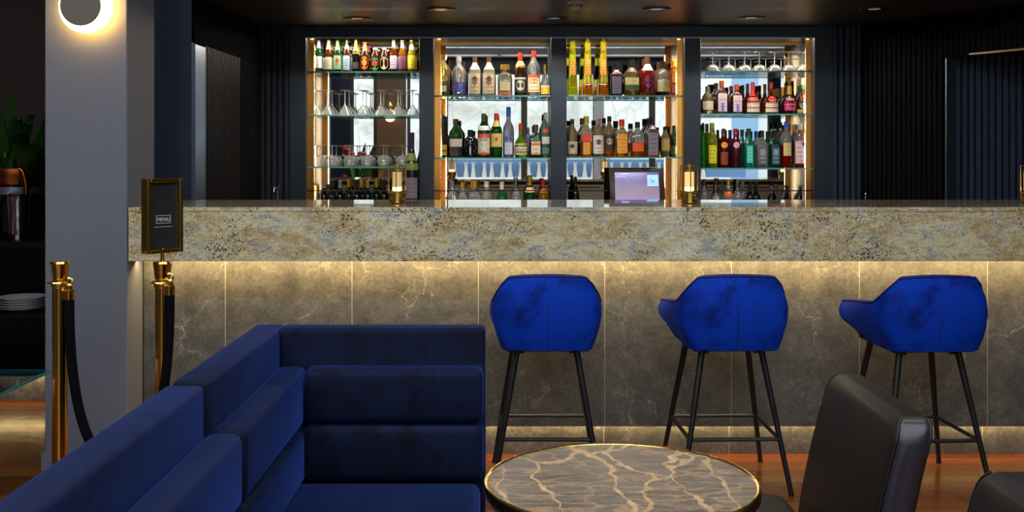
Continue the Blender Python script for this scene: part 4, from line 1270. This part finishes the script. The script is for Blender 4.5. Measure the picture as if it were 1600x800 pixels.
stool(0.147, 4.535, 0.0, 'blue velvet bar stool squarely behind the sofa end and marble table')
stool(0.934, 4.535, math.radians(2), 'blue velvet bar stool between the other two, fully clear of the chairs')
stool(1.762, 4.51, math.radians(3.5), 'blue velvet bar stool partly hidden by the brown leather chair')

# ------------------------------------------------------------------ corner sofa
sf = thing('corner_sofa', 'navy velvet corner sofa with channelled back cushions before the bar', 'sofa', (-.86, 3.66, 0))
def sp_(name, g, loc=(0, 0, 0), parent=None):
    v, f = g
    return part(name, ([(a + .86, b - 3.66, c) for a, b, c in v] if parent is None else v, f), M_NAVY, parent or sf, smooth=50)
sp_('backrest_panel', box(-.868, -.768, 1.45, 2.725, .09, .850, .016, 3))
sp_('backrest_panel', box(-.862, -.762, 2.752, 3.665, .09, .852, .014, 3))
sp_('backrest_panel', box(-.768, -.088, 3.565, 3.665, .09, .852, .014, 3))
def offs(v): return [(a + .86, b - 3.66, c) for a, b, c in v]
for (y0, y1) in ((1.45, 2.715), (2.735, 3.555)):
    cu = None
    for z0, z1, xf0 in ((.548, .735, -.668), (.375, .546, -.660)):
        v, f = box(-.763, xf0, y0, y1, z0, z1, .026, 4)
        cu = part('back_cushion' if cu is None else 'roll', (offs(v), f), M_NAVY, sf if cu is None else cu, smooth=60)
    sp_('seat_cushion', box(-.70, -.10, y0, y1 if y1 < 3 else 3.46, .20, .385, .03, 3))
cu = None
for z0, z1, yf in ((.566, .738, 3.450), (.386, .562, 3.440)):
    v, f = box(-.662, -.092, yf, 3.562, z0, z1, .026, 4)
    cu = part('back_cushion' if cu is None else 'roll', (offs(v), f), M_NAVY, sf if cu is None else cu, smooth=60)
sp_('base', merge(box(-.84, -.11, 1.47, 2.72, .05, .20, .01), box(-.84, -.11, 2.76, 3.55, .05, .20, .01)))
for x in (-.80, -.14):
    for y in (1.55, 2.66, 2.82, 3.60):
        part('leg', ([(a + .86, b - 3.66, c) for a, b, c in cyl((x, y, 0), (x, y, .09), .018)[0]], cyl((0, 0, 0), (0, 0, 1), 1)[1]), M_BLACKMET, sf)

# ------------------------------------------------------------------ marble table
tb = thing('cafe_table', 'round taupe marble table with tan veins and brass rim', 'table', (.2585, 2.585, 0))
TZ, TR = .652, .326
part('tabletop', lathe([(.001, TZ - .02), (TR - .008, TZ - .02), (TR - .008, TZ), (.001, TZ)], 72, close=False), M_TMARB, tb)
part('brass_rim', lathe([(TR - .0078, TZ - .022), (TR - .002, TZ - .024), (TR + .001, TZ - .020), (TR + .001, TZ - .003), (TR - .001, TZ + .0012), (TR - .0045, TZ + .003), (TR - .009, TZ + .0025), (TR - .0115, TZ + .0004)], 72, close=False), M_BRASS, tb)
part('lower_rim', lathe([(TR - .03, TZ - .040), (TR - .012, TZ - .040), (TR - .010, TZ - .0245), (TR - .03, TZ - .0245)], 72, close=False), M_BRASSD, tb)
part('column', cyl((0, 0, .02), (0, 0, TZ - .02), .03, .03, 20), M_BRASSD, tb)
part('base', lathe([(.001, 0), (.21, 0), (.21, .012), (.05, .025), (.001, .025)], 40, close=False), M_BRASSD, tb)

# ------------------------------------------------------------------ leather chairs
def chair(loc, mat, label, rz=PI / 2, top=.857):
    t = thing('leather_chair', label, 'chair', loc, rz, 'leather chairs around the marble table')
    # local: x = width, y = forward, backrest reclines away
    V, Fa, secs = [], [], []
    R1, R2 = .055, .026
    zs = [.36 + (top - R1 - .36) * j / 12 for j in range(13)] + [top - R1 + R1 * math.sin(PI / 2 * j / 9) for j in range(1, 10)]
    for z in zs:
        q = (z - .36) / (top - .36)
        u1 = max(0, (z - top + R1) / R1)
        u2 = max(0, (z - top + R2) / R2)
        dw = R1 * (1 - math.sqrt(max(0, 1 - u1 * u1)))
        dt = R2 * (1 - math.sqrt(max(0, 1 - u2 * u2)))
        secs.append((z, -.004 - .045 * q - .055 * q * q - dt, .092 - .008 * q - 2 * dt, .272 - .008 * q - dw, max(.005, .022 - .8 * dt)))
    ring_n = 0
    for z, yf, th, hw, r in secs:
        ring = []
        cxy = [(hw - r, yf - r, 0), (hw - r, yf - th + r, -PI / 2), (-hw + r, yf - th + r, -PI), (-hw + r, yf - r, -3 * PI / 2)]
        for cx_, cy_, a0 in cxy:
            for k in range(5):
                a2 = a0 + PI / 2 - PI / 2 * k / 4
                ring.append((cx_ + r * math.cos(a2), cy_ + r * math.sin(a2), z))
        ring_n = len(ring)
        V += ring
    for j in range(len(secs) - 1):
        for k in range(ring_n):
            a2, b2 = j * ring_n + k, j * ring_n + (k + 1) % ring_n
            Fa.append((a2, b2, b2 + ring_n, a2 + ring_n))
    Fa.append(tuple(range(ring_n - 1, -1, -1)))
    Fa.append(tuple(range((len(secs) - 1) * ring_n, len(secs) * ring_n)))
    o = part('backrest', (V, Fa), mat, t, smooth=60)
    for sx in (-1, 1):
        for front in (0, 1):
            pts = [(sx * (hw - r * .30), yf - r * .30 if front else yf - th + r * .30, z) for z, yf, th, hw, r in secs[:-3]]
            part('piping', tube(pts, .0042, 8), mat, o)
        SV, SF = [], []
        for z, yf, th, hw, r in secs[:-4]:
            for k in range(7):
                a2 = -PI / 2 + PI * k / 6
                SV.append((sx * (hw - .003 + .010 * math.cos(a2)), yf - th / 2 + (th / 2 - r * .45) * math.sin(a2), z))
        for j in range(len(secs) - 5):
            for k in range(6):
                SF.append((j * 7 + k, j * 7 + k + 1, j * 7 + k + 8, j * 7 + k + 7))
        part('side_panel', (SV, SF), M_LEATHS, o, smooth=70)
    # seat, slightly higher at its front
    sv, sfc = box(-.300, .300, 0, .455, .41, .515, .035, 4)
    sv = [(x, y2, z2 + .055 * (y2 / .455) + (.008 if z2 > .47 else 0)) for x, y2, z2 in sv]
    part('seat', (sv, sfc), mat, t, smooth=60)
    part('seat_rail', box(-.265, .265, .01, .45, .36, .41, .006), M_BLACK, t)
    for lx in (-.24, .24):
        for ly, lb in ((.02, -.05), (.42, .0)):
            part('leg', tube([(lx, ly, .37), (lx, ly + lb, 0)], [.022, .014], 10), M_BLACK, t)
    return t


chair((.732, 2.602, 0), M_LEATH, 'dark brown leather chair tucked beside the marble table, in front of third stool')
chair((.757, 1.745, 0), M_LEATH2, 'dark aubergine leather chair at the bottom corner, only its top showing')

# ------------------------------------------------------------------ rope barrier
def post(px, label):
    d = 4.28
    t = thing('rope_barrier_post', label, 'barrier post', (X(px, d), d, 0), 0, 'brass rope barrier posts beside the pillar')
    part('base', lathe([(.15, 0), (.15, .012), (.11, .03), (.03, .045)], 36), M_BRASS, t)
    part('pole', cyl((0, 0, .03), (0, 0, .905), .0285, seg=24), M_BRASS, t)
    part('crown', lathe([(.026, .925), (.030, .935), (.036, .990), (.037, .992), (.034, 1.000), (.012, 1.003)], 24), M_BRASS, t)
    part('collar', lathe([(.0295, .895), (.033, .900), (.033, .912), (.0265, .918), (.0265, .928)], 24), M_BRASSD, t)
    part('hook_ring', tube([(.045 * math.cos(a * PI / 10), .045 * math.sin(a * PI / 10), .918) for a in range(20)], .0028, 6, True), M_BRASS, t)
    return t


p1 = post(93.5, 'brass barrier post standing before the grey pillar')
p2 = post(254, 'brass barrier post topped by the framed menu')
d = 4.28
xa, xb = X(111.5, d), X(268, d)
rp = thing('barrier_rope', 'black velvet rope drooping between the two brass barrier posts', 'rope', (xa, d - .02, 0))
L_ = xb - xa
pts = []
z0, z1, zl = Z(462, d), Z(455, d), Z(722, d)
for k in range(33):
    th = PI + PI * k / 32
    c, sn = math.cos(th), math.sin(th)
    zt = z0 if c < 0 else z1
    pts.append((L_ * .5 * (1 + math.copysign(abs(c) ** .85, c)), 0, zt + (zl - zt) * abs(sn) ** .85))
part('cord', tube(pts, .019, 12), pm('black_velvet_rope', (7, 6, 10), .9, spec=.1), rp)
for xx, zz, s in ((0, z0, 1), (L_, z1, -1)):
    part('ferrule', lathe([(.019, -.012), (.021, 0), (.021, .022), (.014, .030), (.014, .04)], 16), M_BRASS, rp, loc=(xx, 0, zz))
    part('hook', tube([(xx + .0135 * math.cos(a), 0, zz + .058 + .0135 * math.sin(a)) for a in [(-PI / 2 + 2 * PI * k / 14) for k in range(14)]], .0035, 6, True), M_BRASS, rp)

# framed menu on the second post
mx_, md_ = X(254, d), d
fm = thing('menu_sign', 'brass framed black menu sign standing on the barrier post', 'sign', (mx_, md_, 1.0035), math.radians(50))
W2, H0, H1, TH = .079, .030, .322, .024
part('stem', cyl((0, 0, 0), (0, 0, .05), .008, seg=12), M_BRASS, fm)
part('frame', merge(box(-W2, -W2 + .015, -TH, TH, H0, H1, .002, 1), box(W2 - .015, W2, -TH, TH, H0, H1, .002, 1),
                    box(-W2 + .015, W2 - .015, -TH, TH, H0, H0 + .015, .002, 1), box(-W2 + .015, W2 - .015, -TH, TH, H1 - .015, H1, .002, 1)), M_BRASS, fm)
part('menu_sheet', box(-W2 + .013, W2 - .013, -.006, .006, H0 + .013, H1 - .013), pm('black_menu_card', (34, 32, 34), .35), fm, smooth=0)
part('print_border', merge(*[box(a, b, -.0068, -.0062, c, e) for a, b, c, e in ((-.032, .032, .176, .1775), (-.032, .032, .146, .1475), (-.032, -.0305, .146, .1775), (.0305, .032, .146, .1775), (-.040, .040, .132, .1332))]),
     pm('menu_ink', (200, 196, 188), .6), fm, smooth=0)
tc = bpy.data.curves.new('lettering', 'FONT')
tc.body = 'MENU'
tc.size = .020
tc.align_x = 'CENTER'
tc.extrude = .0003
tc.materials.append(bpy.data.materials['menu_ink'])
to = bpy.data.objects.new('lettering_curve', tc)
COL.objects.link(to)
bpy.context.view_layer.update()
lme = bpy.data.meshes.new_from_object(to.evaluated_get(bpy.context.evaluated_depsgraph_get()))
bpy.data.objects.remove(to)
part('lettering', lme, None, fm, (0, -.0066, .1545), (PI / 2, 0, 0))

# ------------------------------------------------------------------ left: sideboard with its things, glass table
sx0, sx1 = -3.9, -2.36
sd = thing('sideboard', 'black open sideboard with lit stone plinth left of the pillar', 'sideboard', (0, 0, 0))
part('top', box(sx0, sx1, 6.17, 6.78, .885, .92, .003, 1), M_BLACK, sd)
part('carcass', merge(box(sx0, sx1, 6.76, 6.78, .152, .885), box(sx0, sx0 + .03, 6.2, 6.76, .152, .885), box(sx1 - .03, sx1, 6.2, 6.76, .152, .885)), M_BLACK, sd, smooth=0)
part('shelf', box(sx0 + .03, sx1 - .03, 6.2, 6.76, Z(489, 6.25) - .02, Z(489, 6.25)), M_BLACK, sd, smooth=0)
part('bottom', box(sx0 + .03, sx1 - .03, 6.19, 6.76, .152, .19), M_BLACK, sd, smooth=0)
k = 0
for a in (-3.9, -3.42, -2.94, -2.555):
    b = {-3.9: -3.42, -3.42: -2.94, -2.94: -2.555, -2.555: sx1}[a]
    part('plinth_tile', box(a + .0015, b - .0015, 6.245, 6.27, 0, .152, .001, 1), M_TILE, sd)
part('plinth_core', box(sx0, sx1, 6.27, 6.7, 0, .152), M_GROUT, sd, smooth=0)

zsh = Z(489, 6.25)
pm_ = mesh('plate', lathe([(.001, .004), (.070, .004), (.078, .001), (.084, .004), (.133, .021), (.135, .024), (.131, .0245), (.084, .009), (.001, .008)], 40, close=False), M_PORC)
on = ['lowest', 'second from the bottom', 'middle', 'second from the top', 'topmost']
for k in range(5):
    o = part('dinner_plate', pm_, None, None, (X(35, 6.36) + .002 * (k % 2), 6.36, zsh + .0145 * k - .0005))
    tag(o, 'white dinner plate in the sideboard, %s of its stack' % on[k], 'plate', 'stack of white plates')

pt = thing('steel_pitcher', 'tapered steel pitcher with copper arched handle on the sideboard', 'pitcher', (X(29, 6.28), 6.28, .9205))
part('body', lathe([(.052, 0), (.054, .004), (.062, .20), (.066, .255), (.068, .258), (.064, .258), (.058, .20), (.048, .01)], 32), M_STEEL, pt)
part('handle', tube([(.045 * math.cos(a), 0, .262 + .15 * math.sin(a)) for a in [PI * k / 14 for k in range(15)]], .016, 12), M_COPPER, pt)
part('collar', tube([(.067 * math.cos(a * PI / 12), .067 * math.sin(a * PI / 12), .256) for a in range(24)], .004, 6, True), M_STEEL, pt)
pt2 = thing('steel_beaker', 'second steel vessel on the sideboard, cut off by the picture edge', 'pitcher', (X(-12, 6.28), 6.28, .9205))
part('body', lathe([(.052, 0), (.054, .004), (.062, .20), (.066, .255), (.062, .258)], 32), M_STEEL, pt2)
part('handle', tube([(.0, .04 * math.cos(a), .258 + .05 * math.sin(a)) for a in [PI * k / 10 for k in range(11)]], .008, 8), M_COPPER, pt2)

pln = thing('potted_fern', 'lush green fern in a copper bowl on the sideboard', 'plant', (X(26, 6.50), 6.50, .9205))
bz = Z(302, 6.50) - .9205
part('pedestal', lathe([(.12, 0), (.12, .01), (.05, .04), (.05, bz - .04), (.12, bz)], 28), M_BLACK, pln)
part('rim_band', lathe([(.15, bz), (.245, bz + .002), (.250, bz + .045), (.15, bz + .046)], 36, close=False), M_BRUSH, pln)
part('bowl', lathe([(.22, bz + .047), (.255, bz + .06), (.265, bz + .11), (.262, bz + .15), (.24, bz + .15), (.23, bz + .10)], 36), M_COPPER, pln)
part('soil', lathe([(.001, bz + .135), (.238, bz + .135)], 24, close=False), pm('soil', (24, 18, 14), .95), pln)


def leaf_mesh(nm, ln, wd, droop, mat, seg=6):
    V, Fa = [], []
    for i in range(seg + 1):
        s = i / seg
        wv = wd * math.sin(PI * min(1, (s * .94 + .05))) ** .8
        x = ln * s * (1 - .25 * s * droop)
        zz = ln * (s * (1 - droop * .55 * s * s)) * .8
        for u in (-1, 0, 1):
            V.append((x * .55, u * wv, zz + (.12 * wv if u else 0)))
    for i in range(seg):
        for u in range(2):
            a = i * 3 + u
            Fa.append((a, a + 1, a + 4, a + 3))
    return mesh(nm, (V, Fa), mat)


lm = [leaf_mesh('leaf', .62, .020, .7, M_LEAF), leaf_mesh('leaf', .48, .036, .5, M_LEAF2), leaf_mesh('leaf', .40, .012, .9, M_LEAF2), leaf_mesh('leaf', .70, .030, .4, M_LEAF)]
rng = random.Random(3)
for k in range(230):
    a = rng.uniform(0, 2 * PI)
    r0 = rng.uniform(.02, .2)
    o = part('leaf', lm[(0, 2, 1, 0, 3, 2, 0)[k % 7]], None, pln, (r0 * math.cos(a), r0 * math.sin(a), bz + .13), (rng.uniform(-.3, .3), rng.uniform(-.2, .5), a))
    s = min(rng.uniform(.7, 1.6), 1.5) * (.55 if math.sin(a) > .2 or math.cos(a) > .6 else 1)
    o.scale = (s, s, s)

gt = thing('glass_table', 'glass-topped table whose corner shows left of the brass post', 'table', (-2.5, 3.9, 0))
gz = Z(578, 4.5)
gx1 = X(77, 4.5) + 2.5
part('glass_top', box(-.55, gx1, -.7, .6, gz - .012, gz), thin_glass('blue_table_glass', (.62, .74, .86), .35, .7, .12), gt, smooth=0)
part('polished_edge', merge(box(gx1, gx1 + .004, -.7, .604, gz - .012, gz), box(-.55, gx1, .6, .604, gz - .012, gz)), pm('table_glass_edge', (70, 140, 140), .12, trans=.3), gt, smooth=0, label='green polished edge')
part('column', cyl((0, 0, .02), (0, 0, gz - .013), .035, seg=16), M_BRASSD, gt)
part('base', lathe([(.25, 0), (.25, .012), (.05, .025)], 32), M_BRASSD, gt)

# ------------------------------------------------------------------ things behind the camera that the mirrors show
lw = struct('wall_courtyard_low', box(-4.0, 4.6, -6.3, -6.1, -.05, 1.26), pm('blue_grey_render', (104, 140, 180), .8), 0)
bal = mesh('baluster', lathe([(.06, .55), (.045, .58), (.035, .64), (.065, .78), (.06, .88), (.03, 1.06), (.028, 1.16), (.05, 1.20)], 12), pm('white_baluster', (214, 212, 210), .5))
for k in range(38):
    part('baluster', bal, None, lw, (-2.9 + k * .18 + .02 * math.sin(k * 3), -6.02, 0))
part('balustrade_base', box(-4.0, 4.6, -6.1, -5.9, -.05, .55), pm('white_baluster', (238, 236, 230), .5), lw, smooth=0)
vs = thing('flowering_planter', 'planter of broad leaves and red blooms reflected in left bay mirror', 'plant', (-2.35, -1.55, 0))
part('tub', lathe([(.20, 0), (.24, .02), (.27, .8), (.24, .8), (.22, .7)], 24), M_BLACK, vs)
for k in range(36):
    a = rng.uniform(0, 2 * PI)
    o = part('leaf', lm[(k * 3 + 1) % 4], None, vs, (.08 * math.cos(a), .08 * math.sin(a), .74), (rng.uniform(-.3, .3), rng.uniform(-.5, .3), a))
    s = rng.uniform(1.0, 1.7)
    o.scale = (s, s, s)
fm_ = mesh('bloom', lathe([(.01, 0), (.05, .02), (.07, .06), (.05, .09), (.01, .07)], 12), pm('red_petals', (150, 20, 30), .5))
for k in range(12):
    a = rng.uniform(0, 2 * PI)
    part('bloom', fm_, None, vs, (.26 * math.cos(a), .26 * math.sin(a), rng.uniform(.95, 1.45)))
ws = thing('window_wall_lamp', 'brass globe wall lamp reflected in the left bay mirror', 'wall lamp', (-1.98, YW + .005, 2.0))
part('backplate', lathe([(.06, 0), (.06, .02)], 20), M_BRASSD, ws, rot=(-PI / 2, 0, 0))
part('globe', lathe([(.01, -.10), (.06, -.085), (.09, -.03), (.09, .03), (.06, .08), (.01, .10)], 20), pm('lamp_globe', (255, 230, 180), .4, emit=3.0), ws, loc=(0, .12, .0))
part('finial', lathe([(.02, .10), (.05, .16), (.02, .22)], 16), M_BRASS, ws, loc=(0, .12, 0))
print('objects', len(bpy.data.objects))
